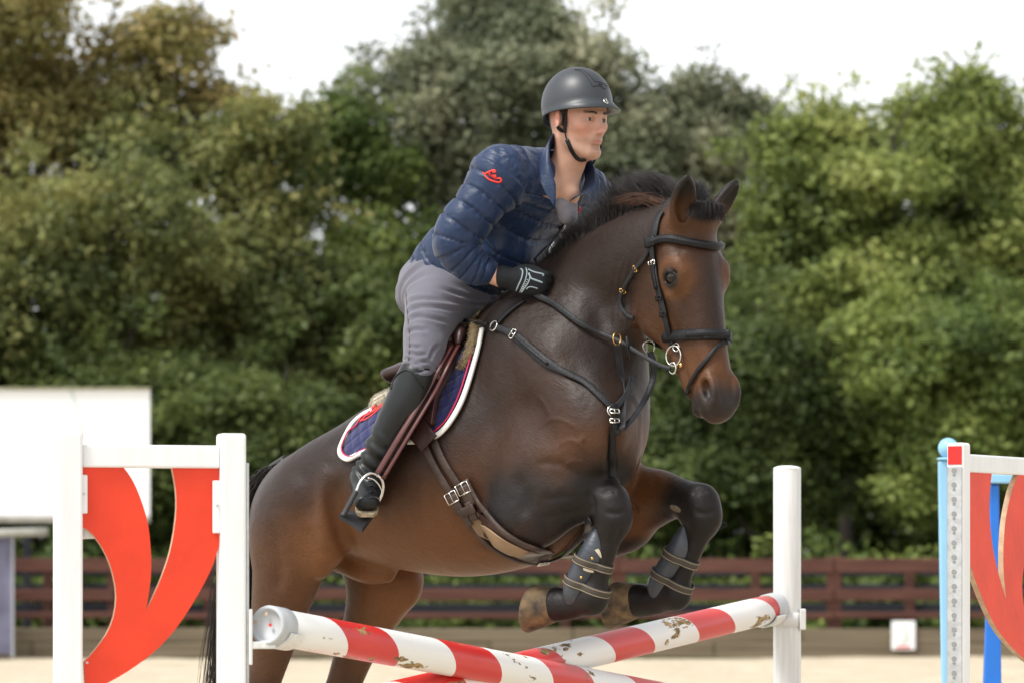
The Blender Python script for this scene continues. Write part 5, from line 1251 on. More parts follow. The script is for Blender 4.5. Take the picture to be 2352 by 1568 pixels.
strap('flash_end', *surf([(1618, 776), (1640, 773), (1662, 774)], 10, .012), .012, .004, M_blk2, bri); strap('flash_loop', *surf([(1664, 765), (1665, 788)], 8, .016), .02, .005, M_blk, bri)
bc = CHEEK_END + nrm(-wHL) * .006
for (u, v), R_, sx in (((1553, 797), .0125, 1.0), ((1547, 817), .0305, 1.0), ((1545, 845), .0165, .85)):
    k_ = (bc + nrm(-wHL) * .008); Yk = k_[1]; torus('bit_ring', at(u, v, Yk), nrm(-wHL + wHF * .15), R_, .0028, M_steel, bri, 30, 8, sx)
V, Fc = tube(np.array([at(1560, 838, bc[1] - .006), at(1572, 842, bc[1]), at(1586, 848, bc[1] + .015)]), [.008, .007, .006], 10); mesh_obj('mouthpiece', V, Fc, M_gold, bri)
# ---- reins
re = tag(empty('reins', L2W(S(1225, 676, -.14))), 'black leather reins running from the bit to the rider\'s hands', 'reins')
b0 = W2L(at(1541, 846, bc[1] - .004)); h0 = S(1226, 674, -.15)
pts = [(1541, 847), (1520, 840), (1490, 825), (1450, 800), (1417, 781), (1380, 766), (1340, 747), (1300, 718), (1270, 696), (1240, 682), (1226, 672), (1214, 656)]
offs = np.linspace(b0[1], h0[1], len(pts)); P = L2W(catmull(np.array([S(u, v, o) for (u, v), o in zip(pts, offs)]), 90))
for i_, p_ in enumerate(P):                                 # keep the rein clear of the neck
    c_ = Vector((0, 0, CAMH)); d_ = (Vector(p_) - c_); h_ = horse_bvh.ray_cast(c_, d_.normalized(), d_.length + .02)
    if h_[0] is not None: P[i_] = np.array(h_[0] - d_.normalized() * .016)
for _ in range(6): P[1:-1] = (P[:-2] + 2 * P[1:-1] + P[2:]) / 4
strap('near_rein', P, np.tile(nrm(np.array([-.35, -.9, .25])), (len(P), 1)), np.interp(np.linspace(0, 1, 90), [0, .52, .55, 1], [.0135, .0135, .018, .018]), .005, M_blk2, re)
# rein stop and far rein
i = 26; V, Fc = tube(np.array([P[i] + np.array([-.004, -.004, .03]), P[i] + np.array([.0, -.004, -.04])]), [.011, .009], 8, flat=(1, .5)); mesh_obj('rein_stop', V, Fc, M_blk, re)
fb = mirror_head(np.array([at(1541, 846, bc[1])]), np.array([[1.0, 0, 0]]))[0][0]; fh = L2W(S(1262, 640, .14)); 
fq = lambda u, v, k: at(u, v, fb[1] * (1 - k) + fh[1] * k); P = catmull(np.array([fq(1592, 822, 0), fq(1535, 802, .15), fq(1462, 772, .4), fq(1380, 735, .7), fh]), 50); strap('far_rein', P, np.tile(nrm(np.array([-.35, -.9, .2])), (len(P), 1)), .014, .004, M_blk, re)

# ---- tendon boots on the forelegs
M_tb = simple_mat('tendon_boot_shell', (.042, .049, .062), rough=.42, spec=.5, var=.2, vscale=18, bump=.08, bscale=60)
M_tbw = simple_mat('reflective_patch', (.62, .56, .45), rough=.4); M_tbs = simple_mat('boot_strap', (.05, .04, .03), rough=.7); M_tbl = simple_mat('boot_strap_edge', (.24, .20, .14), rough=.7)
for i, (axis, o, lab, st) in enumerate(((((1378, 1224, .026), (1370, 1266, .045), (1348, 1308, .046), (1332, 1352, .047), (1326, 1374, .036)), -.155, 'dark tendon boot with pale patches on the near foreleg', ((1372, 1295), (1347, 1342))),
                                     (((1579, 1218, .025), (1571, 1256, .043), (1549, 1294, .044), (1525, 1338, .046), (1519, 1360, .036)), .145, 'dark tendon boot on the far foreleg', ((1572, 1284), (1550, 1334))))):
    tb = tag(empty('tendon_boot', L2W(S(axis[2][0], axis[2][1], o))), lab, 'horse boot', 'tendon boots on the forelegs')
    A = [S(u, v, o) for u, v, _ in axis]; f = field_for(A, .09, .0035); f.loft(A, [r_ for *_, r_ in axis], [max(.03, r_ * 1.28) for *_, r_ in axis], k=.01)
    V, Q = f.mesh(2); mesh_obj('shell', L2W(V), Q, M_tb, tb)
    bv = BVHTree.FromPolygons(L2W(V).tolist(), Q.tolist())
    g = LEGS[i]; la = nrm(g['fe'] - g['c1']); e2 = np.array([0, 1.0, 0]); e1 = nrm(np.cross(e2, la)); both = BVHTree.FromPolygons(np.vstack([HW, L2W(V)]).tolist(), hq.tolist() + (Q + len(HW)).tolist())
    for (u, v) in st:
        c = L2W(S(u, v, o)); P, N = ring(c, wdir(e1), wdir(e2), -180, 180, 60, .13, .002, bvh=both)
        if len(P) > 10:
            sr = strap('strap', P, N, .026, .004, M_tbs, tb)
            for dd in (-.009, .009): V2, F2 = tube(P + wdir(la) * dd + N * .004, .0016, 5, caps=False); mesh_obj('strap_edging', V2, F2, M_tbl, sr)
    if i == 0:
        for poly in ([(1365, 1262), (1375, 1260), (1380, 1280)], [(1350, 1292), (1340, 1306), (1363, 1312)]):
            P, N = surf(poly + [poly[0]], 30, .003, bv, smooth=0); V2 = np.vstack([P + N * .001, [P.mean(0) + N.mean(0) * .002]]); mesh_obj('patch', V2, [(len(P), k, k + 1) for k in range(len(P) - 1)], M_tbw, tb, smooth=False)
        for uv in ((1360, 1281), (1335, 1325)): p, n = [x[0] for x in surf([uv, (uv[0] + 1, uv[1])], 2, .002, bv, smooth=0)]; blob('stud', p, (.005, .005, .003), [[1, 0, 0], np.cross(n, [1, 0, 0]), n], M_gold, tb, 6, local=False)
# ------------------------------------------------------------------ rider
RID = tag(empty('person', L2W(S(985, 760))), 'rider in navy quilted jacket, grey breeches and dark helmet, leaning forward over the saddle', 'person')
RA = math.radians(46) - TH
RF_ = np.array([math.cos(RA), -math.sin(RA), 0]); RL_ = np.array([math.sin(RA), math.cos(RA), 0]); RZ_ = np.array([0, 0, 1.0])
RO = S(1327, 275, 0.0)
def hp(f, l, z): return RO + RF_ * f + RL_ * l + RZ_ * z
NB = S(1282, 410, 0.0)                                     # base of the neck
RAX = np.array([RF_, RL_, RZ_])
# ---- head, neck and wrist skin: one continuous surface for head and neck
def head_field():
    lo = np.minimum(hp(-.14, -.12, -.32), hp(.15, .12, .16)) - .06; hi = np.maximum(hp(-.14, -.12, -.32), hp(.15, .12, .16)) + .06
    H_ = np.array([lo, hi, NB - .08, NB + .08]); mn, mx = H_.min(0), H_.max(0); A_ = np.array([SH_R, EL_R, WR_R, HD_R, SH_L, EL_L, WR_L]); an, ax_ = A_.min(0) - .08, A_.max(0) + .08
    def axis_(e):
        a, b = min(mn[e], an[e]), max(mx[e], ax_[e]); return np.concatenate([np.arange(a, mn[e], .008), np.arange(mn[e], mx[e], .0033), np.arange(mx[e], b, .008)])
    f = Field(axis_(0), axis_(1), axis_(2))
    f.ell(hp(-.012, 0, .035), (.097, .077, .092), RAX, k=.01)
    f.loft([hp(.045, 0, .03), hp(.046, 0, -.02), hp(.042, 0, -.065), hp(.042, 0, -.10)], [.050, .046, .040, .028], [.064, .059, .045, .029], L=RL_, k=.02)
    f.loft([hp(-.02, 0, -.03), hp(.0, 0, -.06)], [.06, .05], [.062, .052], L=RL_, k=.03)
    for sg in (-1, 1):
        f.loft([hp(-.004, sg * .060, -.03), hp(.008, sg * .052, -.072), hp(.036, sg * .036, -.098), hp(.064, sg * .014, -.110)], [.014, .012, .011, .013], k=.022)
        f.ell(hp(.052, sg * .044, -.026), (.026, .017, .015), RAX, k=.022)
        f.loft([hp(.089, sg * .010, .009), hp(.082, sg * .03, .012), hp(.062, sg * .052, .004)], [.008, .008, .007], k=.014)
        f.ell(hp(.086, sg * .032, -.008), (.013, .0175, .0095), RAX, k=.008, op='sub')
        f.loft([hp(.077, sg * .018, -.006), hp(.0865, sg * .032, -.0005), hp(.076, sg * .046, -.006)], [.003, .0033, .003], k=.004)
        f.loft([hp(.077, sg * .018, -.009), hp(.0845, sg * .032, -.0165), hp(.075, sg * .046, -.009)], [.003, .0032, .003], k=.005)
        f.ell(hp(.090, sg * .0115, -.0495), (.010, .007, .007), RAX, k=.008)
        f.ell(hp(.096, sg * .0065, -.0565), (.005, .0042, .004), RAX, k=.003, op='sub')
        f.loft([hp(.086, sg * .021, -.052), hp(.076, sg * .030, -.073)], [.004, .003], k=.014, op='sub')
        # ear
        f.ell(hp(-.004, sg * .080, -.002), (.020, .010, .032), nrm([RF_ + RL_ * sg * .35, RL_ - RF_ * sg * .35, RZ_]), k=.008)
        f.ell(hp(.004, sg * .091, .000), (.011, .008, .019), RAX, k=.006, op='sub')
        f.ell(hp(-.002, sg * .078, -.03), (.010, .007, .010), RAX, k=.008)
    f.loft([hp(.084, 0, .006), hp(.092, 0, -.018), hp(.103, 0, -.042)], [.009, .0092, .0095], [.008, .0082, .0092], L=RL_, k=.012)
    f.ell(hp(.105, 0, -.046), (.0095, .0105, .009), RAX, k=.008)
    f.ell(hp(.077, 0, -.068), (.014, .026, .016), RAX, k=.016)
    f.loft([hp(.083, -.019, -.074), hp(.0925, 0, -.0715), hp(.083, .019, -.074)], [.0025, .0038, .0025], k=.006)
    f.loft([hp(.080, -.018, -.0805), hp(.0895, 0, -.0835), hp(.080, .018, -.0805)], [.0025, .0045, .0025], k=.006)
    f.loft([hp(.086, -.023, -.0765), hp(.0965, 0, -.0772), hp(.086, .023, -.0765)], [.0014, .0016, .0014], k=.004, op='sub')
    f.ell(hp(.067, 0, -.107), (.019, .023, .016), RAX, k=.016)
    f.ell(hp(.086, 0, -.094), (.008, .016, .005), RAX, k=.012, op='sub')
    # neck
    f.loft([hp(-.02, 0, -.06), (hp(-.01, 0, -.09) + NB) / 2 + RF_ * .004, NB, NB + (NB - hp(-.02, 0, -.06)) * .35], [.054, .054, .056, .052], [.054, .054, .060, .062], L=RL_, k=.025)
    f.loft([hp(.035, 0, -.10), NB + RF_ * .035 + RZ_ * .03, NB + RF_ * .05 - RZ_ * .05], [.016, .016, .018], k=.035)
    for sg in (-1, 1): f.loft([hp(-.02, sg * .05, -.06), NB + RF_ * .055 + RL_ * sg * .018 - RZ_ * .0], [.014, .012], k=.018)
    f.loft([NB + RF_ * .01, NB + RF_ * .045 - RZ_ * .055], [.045, .034], k=.03)
    for a_ in ((SH_R, EL_R, WR_R, HD_R), (SH_L, EL_L, WR_L, S(1250, 655, .12))):
        f.loft([NB - RZ_ * .03, (NB + a_[0]) / 2 - RZ_ * .02, a_[0]], [.05, .05, .05], k=.02); f.loft(a_, [.05, .040, .031, .028], k=.02, n=16)
    return f
SH_R, EL_R, WR_R, HD_R = S(1152, 402, -.205), S(1046, 556, -.30), S(1132, 631, -.215), S(1205, 645, -.165)
SH_L, EL_L, WR_L = S(1338, 452, .20), S(1318, 590, .34), S(1262, 640, .17)
V, Q = head_field().mesh(2)
def skin_colour(p):
    f, l, z = ((p - RO) @ RAX.T).T; base = np.array([.50, .285, .205]); n = vnoise(p, 60, 4); c = np.tile(base, (len(p), 1)); mix = lambda a, b, t: a * (1 - t[:, None]) + np.array(b) * t[:, None]
    G = lambda df, dl, dz, r: np.exp(-((f - df) ** 2 + (np.abs(l) - dl) ** 2 + (z - dz) ** 2) / r ** 2)
    c = mix(c, (.58, .22, .155), .55 * G(.065, .045, -.04, .03)); c = mix(c, (.56, .22, .16), .5 * G(.105, 0, -.046, .016)); c = mix(c, (.60, .20, .14), .7 * G(0, .085, 0, .035))
    beard = sst(-.052, -.075, z) * sst(-.12, -.10, z + .02 * 0) * sst(-.03, .0, f) * sst(.0, .02, f + .03); c = mix(c, (.36, .215, .155), .6 * beard)
    c = mix(c, (.36, .22, .16), .5 * np.exp(-((z + .062) / .007) ** 2) * sst(.07, .08, f) * sst(.03, .015, np.abs(l)))
    c = mix(c, (.42, .15, .12), .7 * np.exp(-((z + .0775) / .006) ** 2) * sst(.076, .084, f) * sst(.026, .018, np.abs(l)))
    c = mix(c, (.045, .027, .017), .95 * np.exp(-((z - .0105 - .002 * np.abs(l) / .03) / .0045) ** 2) * sst(.010, .016, np.abs(l)) * sst(.056, .048, np.abs(l)) * sst(.055, .065, f))
    c = mix(c, (.30, .15, .11), .5 * G(.080, .032, -.007, .014))
    hair = np.maximum(sst(.028, .016, f) * sst(.055, .065, np.abs(l)) * sst(-.034, -.024, z) * sst(.0, .006, f), sst(-.05, -.07, f) * sst(-.085, -.07, z)); c = mix(c, (.05, .03, .018), .9 * hair)
    return c * (1 + .07 * n[:, None])
def skin_mat():
    m, t, b = new_mat('skin'); a = t.nodes.new('ShaderNodeVertexColor'); a.layer_name = 'coat'; t.links.new(a.outputs['Color'], b.inputs['Base Color'])
    b.inputs['Roughness'].default_value = .48; b.inputs['Specular IOR Level'].default_value = .4; b.inputs['Subsurface Weight'].default_value = .12; b.inputs['Subsurface Radius'].default_value = (.01, .004, .002); b.inputs['Subsurface Scale'].default_value = .5
    n = t.nodes.new('ShaderNodeTexNoise'); n.inputs['Scale'].default_value = 220; bp = t.nodes.new('ShaderNodeBump'); bp.inputs['Strength'].default_value = .08; bp.inputs['Distance'].default_value = .004; t.links.new(n.outputs['Fac'], bp.inputs['Height']); t.links.new(bp.outputs['Normal'], b.inputs['Normal'])
    return m
M_skin = skin_mat()
HEADW = L2W(V); head_bvh = BVHTree.FromPolygons(HEADW.tolist(), Q.tolist())
BV, BQ = HEADW, Q
mesh_obj('body', BV, BQ, M_skin, RID, colors=skin_colour(W2L(BV)))
M_white_eye = simple_mat('eye_white', (.50, .46, .43), rough=.15); M_iris = simple_mat('iris', (.03, .025, .018), rough=.1)
for sg in (-1, 1):
    e = blob('eye', hp(.0735, sg * .032, -.008), (.0118, .0118, .0115), RAX, M_white_eye, RID, 10); gz = nrm(RF_ + RL_ * .10 + RZ_ * .0); c = hp(.0735, sg * .032, -.008) + gz * .0092
    blob('iris', c, (.0036, .0066, .0066), [gz, np.cross(RZ_, gz), RZ_], M_iris, RID, 8)
for sg in (-1, 1):
    bp_ = L2W(catmull(np.array([hp(.0965, sg * .011, .0085), hp(.0925, sg * .03, .0135), hp(.074, sg * .053, .0075)]), 10)); v_, f_ = tube(bp_, np.array([.0026, .0034, .0036, .0036, .0034, .0032, .003, .0026, .002, .0012]), 6); mesh_obj('eyebrow', v_, f_, simple_mat('eyebrow_hair', (.05, .032, .02), rough=.8), RID)
# ---- helmet
M_hel = simple_mat('helmet_shell', (.032, .037, .043), rough=.42, spec=.5, var=.04, vscale=30, bump=.03, bscale=500)
M_hin = simple_mat('helmet_lining', (.008, .008, .009), rough=.9)
helm = mesh_obj  # shell built as rings of a tilted dome with a peak
HC = (-.004, 0, .046); HR = (.122, .101, .118)
def dome(az, ph, grow_=0.0):
    """az 0 = front; ph 0 = rim, 1 = crown"""
    rim = -.025 + .014 * math.cos(az) - .022 * sst(2.0, 3.0, abs(az)) ; a = math.asin(max(-1, min(1, rim / HR[2]))); e = a + (math.pi / 2 - a) * ph
    k = 1 + grow_ / .11; return np.array([HC[0] + HR[0] * k * math.cos(e) * math.cos(az), HR[1] * k * math.cos(e) * math.sin(az), HC[2] + HR[2] * k * math.sin(e)])
nA, nP = 72, 22; V, Fc = [], []
prof = [(0, -.010, 0), (0, -.002, -.004), (0, .004, -.004), (.02, .004, .0)]
for j in range(nA):
    az = -math.pi + 2 * math.pi * j / nA; pk = sst(1.75, .55, abs(az)); b0 = dome(az, 0); outd = nrm(np.array([math.cos(az), math.sin(az), 0]))
    col = [b0 - outd * .012 + np.array([0, 0, .012]), b0 + np.array([0, 0, -.003]), b0 + outd * (.003 + .022 * pk) + np.array([0, 0, -.004 - .008 * pk]), b0 + outd * (.004 + .023 * pk) + np.array([0, 0, -.001 - .007 * pk]), b0 + outd * (.002 + .008 * pk) + np.array([0, 0, .008])]
    col += [dome(az, t) for t in np.linspace(.10, 1, nP)]; V += [hp(*c) for c in col]; m = len(col)
for j in range(nA):
    k = (j + 1) % nA
    for i in range(m - 1): Fc.append((j * m + i, k * m + i, k * m + i + 1, j * m + i + 1))
hel = mesh_obj('helmet', L2W(np.array(V)), Fc, M_hel, RID); hel['label'] = 'matt dark grey riding helmet with a small peak'
HELV = L2W(np.array(V)); hel_bvh = BVHTree.FromPolygons(HELV.tolist(), Fc)
blob('helmet_lining', hp(HC[0] - .003, 0, HC[2] + .012), (.112, .093, .062), RAX, M_hin, hel)
M_line = simple_mat('helmet_seam', (.006, .006, .007), rough=.6)
def c1(x, y): return ((1300 + x / 4.48) / 1.08844, (130 + y / 4.48) / 1.08844)
for pts in ([(615, 205), (690, 225), (750, 290), (790, 350), (812, 388), (870, 380), (915, 392), (945, 418), (985, 402), (1030, 418)], [(615, 200), (700, 205), (770, 255), (810, 300), (838, 334), (890, 340), (940, 362), (975, 352), (997, 360), (990, 325), (975, 295)]):
    P, N = surf([c1(*q) for q in pts], 50, .0006, hel_bvh, smooth=1); v_, f_ = tube(P, .0011, 5); mesh_obj('seam', v_, f_, M_line, hel)
for a, b in (((878, 360), (915, 372)), ((957, 382), (985, 376))): P, N = surf([c1(*a), c1(*b)], 6, .0005, hel_bvh, smooth=0); mesh_obj('vent', *ribbon(P, N, .0045, .001), M_line, hel)
p, n = [x[0] for x in surf([c1(955, 562), c1(956, 562)], 2, .0, hel_bvh, smooth=0)]; tz = np.array([0, 0, 1.0]); tz = nrm(tz - n * n.dot(tz)); tx = np.cross(tz, n)
p = p + n * .0025; blob('badge', p, (.0088, .0108, .003), [tx, tz, n], M_steel, hel, 10, local=False); blob('badge_face', p + n * .0012, (.006, .0078, .0026), [tx, tz, n], M_line, hel, 8, local=False)
v_, f_ = tube(np.array([p + n * .0042 + tz * .006, p + n * .0044 + tz * .001 + tx * .001, p + n * .0042 - tz * .0055]), [.0022, .0012, .0018], 6); mesh_obj('badge_emblem', v_, f_, M_steel, hel)
# harness
def onhead(pts, nn=24, lift=.002): return surf([c1(*q) for q in pts], nn, lift, head_bvh, smooth=2)
P, N = onhead([(525, 645), (515, 700), (508, 780), (505, 850), (505, 905)]); strap('harness_strap', P, N, .0105, .004, M_blk, hel)
P, N = onhead([(425, 835), (445, 860), (475, 880), (505, 890)]); strap('harness_strap', P, N, .012, .004, M_blk, hel)
P, N = onhead([(508, 905), (515, 950), (530, 990)]); strap('harness_strap', P, N, .004, .003, M_blk, hel)
P, N = onhead([(528, 985), (570, 1070), (610, 1140), (650, 1190), (690, 1200), (735, 1195)], 24, .003); strap('chin_strap', P, N, .0125, .005, M_blk, hel)
Q_ = [hp(.012, .070, -.0), hp(.02, .071, -.03), hp(.035, .062, -.07), hp(.045, .045, -.105), hp(.03, .0, -.128), hp(.03, -.03, -.122)]
P = L2W(catmull(np.array(Q_), 24)); strap('chin_strap', P, nrm(P - L2W(hp(.02, 0, -.07))), .011, .004, M_blk, hel)
v_, f_ = tube(L2W(np.array([hp(.022, .073, -.038), hp(.027, .071, -.052)])), [.005, .005], 6); mesh_obj('pink_tab', v_, f_, simple_mat('pink_tab', (.75, .03, .16), rough=.5), hel)
v_, f_ = tube(L2W(catmull(np.array([hp(.045, .025, -.118), hp(.052, .022, -.132), hp(.042, .020, -.142)]), 8)), .004, 6); mesh_obj('strap_end', v_, f_, M_blk, hel)

# ---- jacket: torso and sleeves, quilted in rings
M_jack = simple_mat('navy_nylon', (.0070, .022, .066), rough=.43, spec=.34, var=.12, vscale=10, bump=.2, bscale=60, sheen=.1, detail=6)
TOR = [S(1030, 645, 0), S(1058, 606, 0), S(1105, 556, 0), S(1165, 490, 0), S(1228, 430, 0), S(1268, 398, 0)]
jr = ([.112, .132, .134, .140, .122, .075], [.162, .172, .172, .190, .185, .11])
JS_R = [SH_R, S(1098, 474, -.262), EL_R, S(1078, 604, -.266), S(1117, 623, -.226)]; JS_L = [SH_L, S(1335, 520, .28), EL_L, S(1290, 622, .25), WR_L]
f = field_for(JS_R + JS_L + TOR, .16, .005)
TL = nrm(np.array([math.sin(RA * .6), math.cos(RA * .6), -.06]))
f.loft(TOR, *jr, L=TL, k=.02, n=26, soft=.01, step=2)
for JS in (JS_R, JS_L):
    f.loft([JS[0] * .55 + TOR[4] * .45, JS[0]], [.095, .10], [.10, .10], k=.05)
    f.loft(JS, [.090, .081, .074, .060, .041], k=.03, n=28, soft=.006)
# belly of the jacket hanging free
f.loft([S(1065, 640, 0), S(1130, 622, 0), S(1185, 585, 0)], [.065, .07, .06], [.15, .15, .14], k=.06)
# opening at the neck
f.loft([NB + RF_ * .03 + RZ_ * .06, NB + RF_ * .08 + RZ_ * .012 + RL_ * .012, NB + RF_ * .105 - RZ_ * .03 + RL_ * .02, NB + RF_ * .11 - RZ_ * .06 + RL_ * .022], [.058, .032, .018, .006], k=.006, op='sub')
V, Q = f.mesh(2); N = vnormals(V, Q)
torax = catmull(np.array(TOR), 60)
def seams(V):
    dR, tR = dist_poly(V, JS_R, True); dL, tL = dist_poly(V, JS_L, True); dT, tT = dist_poly(V, TOR, True)
    sl = np.minimum(dR - .085, dL - .085) < dT - .165; tt = np.where(dR < dL, tR, tL) * .56; ts = tT * .50
    wob = .004 * vnoise(V, 9, 3); xs_ = np.where(sl, tt, ts) + wob; fr = np.abs(np.mod(xs_ / .054, 1) - .5); x = (.5 - fr) * .054
    d = -.0065 * np.exp(-(x / .0042) ** 2) + .002 * np.sqrt(np.clip(x / .027, 0, 1)) 
    puck = .0030 * vnoise(np.stack([xs_ * 18, V[:, 1] * 120, V[:, 2] * 90], 1), 1.0, 6) * np.exp(-(x / .014) ** 2)
    big = .006 * vnoise(V, 11, 8) + .003 * vnoise(V, 26, 9); return d + puck + big, sl
dd, sl = seams(V); V = V + N * dd[:, None]
# quilted jacket surface in world space
JW = L2W(V); jac = mesh_obj('jacket', JW, Q, M_jack, RID); jac['label'] = 'navy quilted jacket with red script on sleeve and chest'
jac_bvh = BVHTree.FromPolygons(JW.tolist(), Q.tolist())
# collar: standing, open at the front
def collar_strip(pts_lo, pts_hi, t=.006):
    A, B = catmull(np.array(pts_lo), 30), catmull(np.array(pts_hi), 30); rows = [A * (1 - k) + B * k for k in (0, .33, .66, 1.0)]; c = np.mean(A, 0); V = []
    for r in rows:
        V.append(r)
    V = np.array(V); inn = V + nrm(np.array([c + (V[i] - V[i]) for i in range(4)]) * 0 + (c - V) * np.array([1, 1, 0])) * t; allV = np.vstack([V.reshape(-1, 3), inn.reshape(-1, 3)]); F = []; n = 30; o = 120
    for i in range(3):
        for j in range(n - 1): a = i * n + j; F += [(a, a + 1, a + 1 + n, a + n), (o + a, o + a + n, o + a + 1 + n, o + a + 1)]
    for j in range(n - 1): a = 3 * n + j; F.append((a, a + 1, o + a + 1, o + a))
    for i in range(3): F += [(i * n, (i + 1) * n, o + (i + 1) * n, o + i * n), (i * n + n - 1, o + i * n + n - 1, o + (i + 1) * n + n - 1, (i + 1) * n + n - 1)]
    return allV, F
lo_ = [S(1276, 480, -.125), S(1246, 428, -.14), S(1236, 376, -.105), S(1262, 345, -.02), S(1305, 355, .07), S(1345, 400, .105), S(1335, 445, .03), S(1308, 464, -.04)]
hi_ = [S(1276, 425, -.125), S(1262, 372, -.115), S(1262, 322, -.085), S(1284, 303, -.02), S(1330, 330, .06), S(1362, 372, .10), S(1368, 425, .03), S(1322, 452, -.05)]
v_, f_ = collar_strip(lo_, hi_); mesh_obj('collar', L2W(v_), f_, M_jack, jac)
M_zip = simple_mat('zip_tape', (.010, .016, .03), rough=.5); M_tee = simple_mat('grey_tee', (.20, .19, .22), rough=.9, var=.2, vscale=30)
f = field_for([S(1297, 420, 0), S(1305, 455, 0)], .12, .005); f.loft([NB + RF_ * .036 - RZ_ * .082, NB + RF_ * .042 - RZ_ * .12], [.030, .03], [.045, .035], k=.01); v_, q_ = f.mesh(2); mesh_obj('undershirt', L2W(v_), q_, M_tee, RID)
P, N = surf([(1310, 478), (1300, 505), (1278, 540), (1250, 575), (1228, 598)], 30, .001, jac_bvh, smooth=3); strap('zip', P, N, .013, .004, M_zip, jac)
p = P[9]; v_, f_ = tube(np.array([p + N[9] * .006, p + N[9] * .008 + (P[11] - P[8])]), [.004, .003], 6); mesh_obj('zip_pull', v_, f_, M_galv, jac)
for JS, nm in ((JS_R, 1), (JS_L, 2)):
    a = JS[-1]; ax = nrm(JS[-1] - JS[-2]); v_, f_ = tube(L2W(np.array([a - ax * .012, a + ax * .006, a + ax * .022])), [.047, .041, .037], 24); mesh_obj('cuff', v_, f_, M_jack, jac)
script((1108, 398), (34, 22), (14, -16), jac_bvh, .0015, .0019, jac); script((1294, 495), (32, -6), (8, -22), jac_bvh, .0015, .0018, jac)
# clipped tag
p, n = [x[0] for x in surf([(1322, 462), (1323, 462)], 2, .012, jac_bvh, smooth=0)]
M_card = simple_mat('tag_card', (.17, .15, .12), rough=.5, col2=(.10, .16, .28), vscale=14)
for (u, v, w, h, mt, nm, dy) in ((1328, 463, .024, .042, M_card, 'hang_tag', 0), (1316, 466, .012, .036, M_blk, 'clip', -.004)):
    c = at(u, v, p[1] - .01 + dy); bm = box_bm((w, .004, h), Matrix.Translation(c) @ Matrix.Rotation(.35, 4, 'Y') @ Matrix.Rotation(-.3, 4, 'Z')); o = bm_obj(nm, bm, mt, jac, bevel=.001, seg=1)
blob('press_stud', at(1325, 449, p[1] - .018), (.0028, .0028, .0028), np.eye(3), M_white, jac, 6, local=False)

# ---- breeches
M_bree = simple_mat('grey_mauve_breeches', (.116, .114, .142), rough=.72, spec=.3, var=.10, vscale=7, bump=.22, bscale=30, sheen=.25)
HIP = S(1010, 662, -.095); KN = S(967, 862, -.318)
TH_ = [S(1008, 660, -.08), S(1000, 704, -.165), S(979, 762, -.25), S(973, 812, -.297), S(964, 860, -.32)]
mir = lambda p: np.array(p) * np.array([1, -1, 1])
f = field_for(TH_ + [mir(p) for p in TH_] + [S(1120, 690, 0)], .15, .006)
f.ell(S(1018, 672, 0), (.135, .155, .115), k=.03)
f.loft([S(1030, 665, 0), S(1080, 680, .0)], [.11, .09], [.15, .15], k=.06)
for TT in (TH_, [mir(p) for p in TH_]): f.loft(TT, [.128, .102, .074, .066, .057], [.11, .095, .078, .070, .060], k=.06, n=20, soft=.008)
V, Q = f.mesh(2); N = vnormals(V, Q); dK, tK = dist_poly(V, TH_, True)
fold = .0042 * np.sin(tK * 85 + 6 * vnoise(V, 8, 2)) * (sst(.80, .95, tK) + sst(.30, .05, tK) * .9) + .0025 * vnoise(V * np.array([1, 1, 2.0]), 14, 5) + .002 * np.sin((V[:, 2] * 60 - V[:, 0] * 25) + 4 * vnoise(V, 6, 7)) * sst(.45, .1, tK)
V = V + N * fold[:, None]; quv = plan(V)
def crease(V, N, quv, paths, w, amp):
    for pth in paths:
        m = (quv > np.min(pth, 0) - 5 * w).all(1) & (quv < np.max(pth, 0) + 5 * w).all(1) & (V[:, 1] < .05); d, tt = dist_poly(quv[m], pth, True)
        V[m] += N[m] * (amp * (np.exp(-(d / w) ** 2) - .55 * np.exp(-((d - 1.9 * w) / w) ** 2)) * sst(0, .25, tt) * sst(1, .75, tt))[:, None]
    return V
V = crease(V, N, quv, [[(926, 700), (960, 688), (1010, 690), (1060, 702)], [(926, 722), (965, 706), (1020, 708), (1075, 718)], [(930, 740), (962, 728), (1010, 735), (1040, 742)], [(985, 672), (1040, 690), (1090, 700), (1140, 700)], [(1000, 655), (1050, 676), (1110, 688), (1170, 688)], [(930, 765), (955, 757), (985, 760)]], 4.5, -.0055)
V = crease(V, N, quv, [[(932, 790), (950, 797), (972, 796)], [(934, 806), (955, 815), (985, 812)], [(933, 822), (955, 832), (990, 828)], [(935, 838), (960, 850), (1000, 842)], [(940, 856), (965, 868), (998, 862)], [(1010, 790), (995, 805), (985, 830)]], 3.6, -.0045)
br_ = mesh_obj('breeches', L2W(V), Q, M_bree, RID); BRW = L2W(V); bree_bvh = BVHTree.FromPolygons(BRW.tolist(), Q.tolist())
P, N = surf([(932, 668), (936, 720), (941, 780), (938, 830), (934, 850)], 24, .0005, bree_bvh, smooth=1); v_, f_ = tube(P, .0016, 5); mesh_obj('side_seam', v_, f_, simple_mat('breeches_seam', (.07, .06, .075), rough=.8), br_)

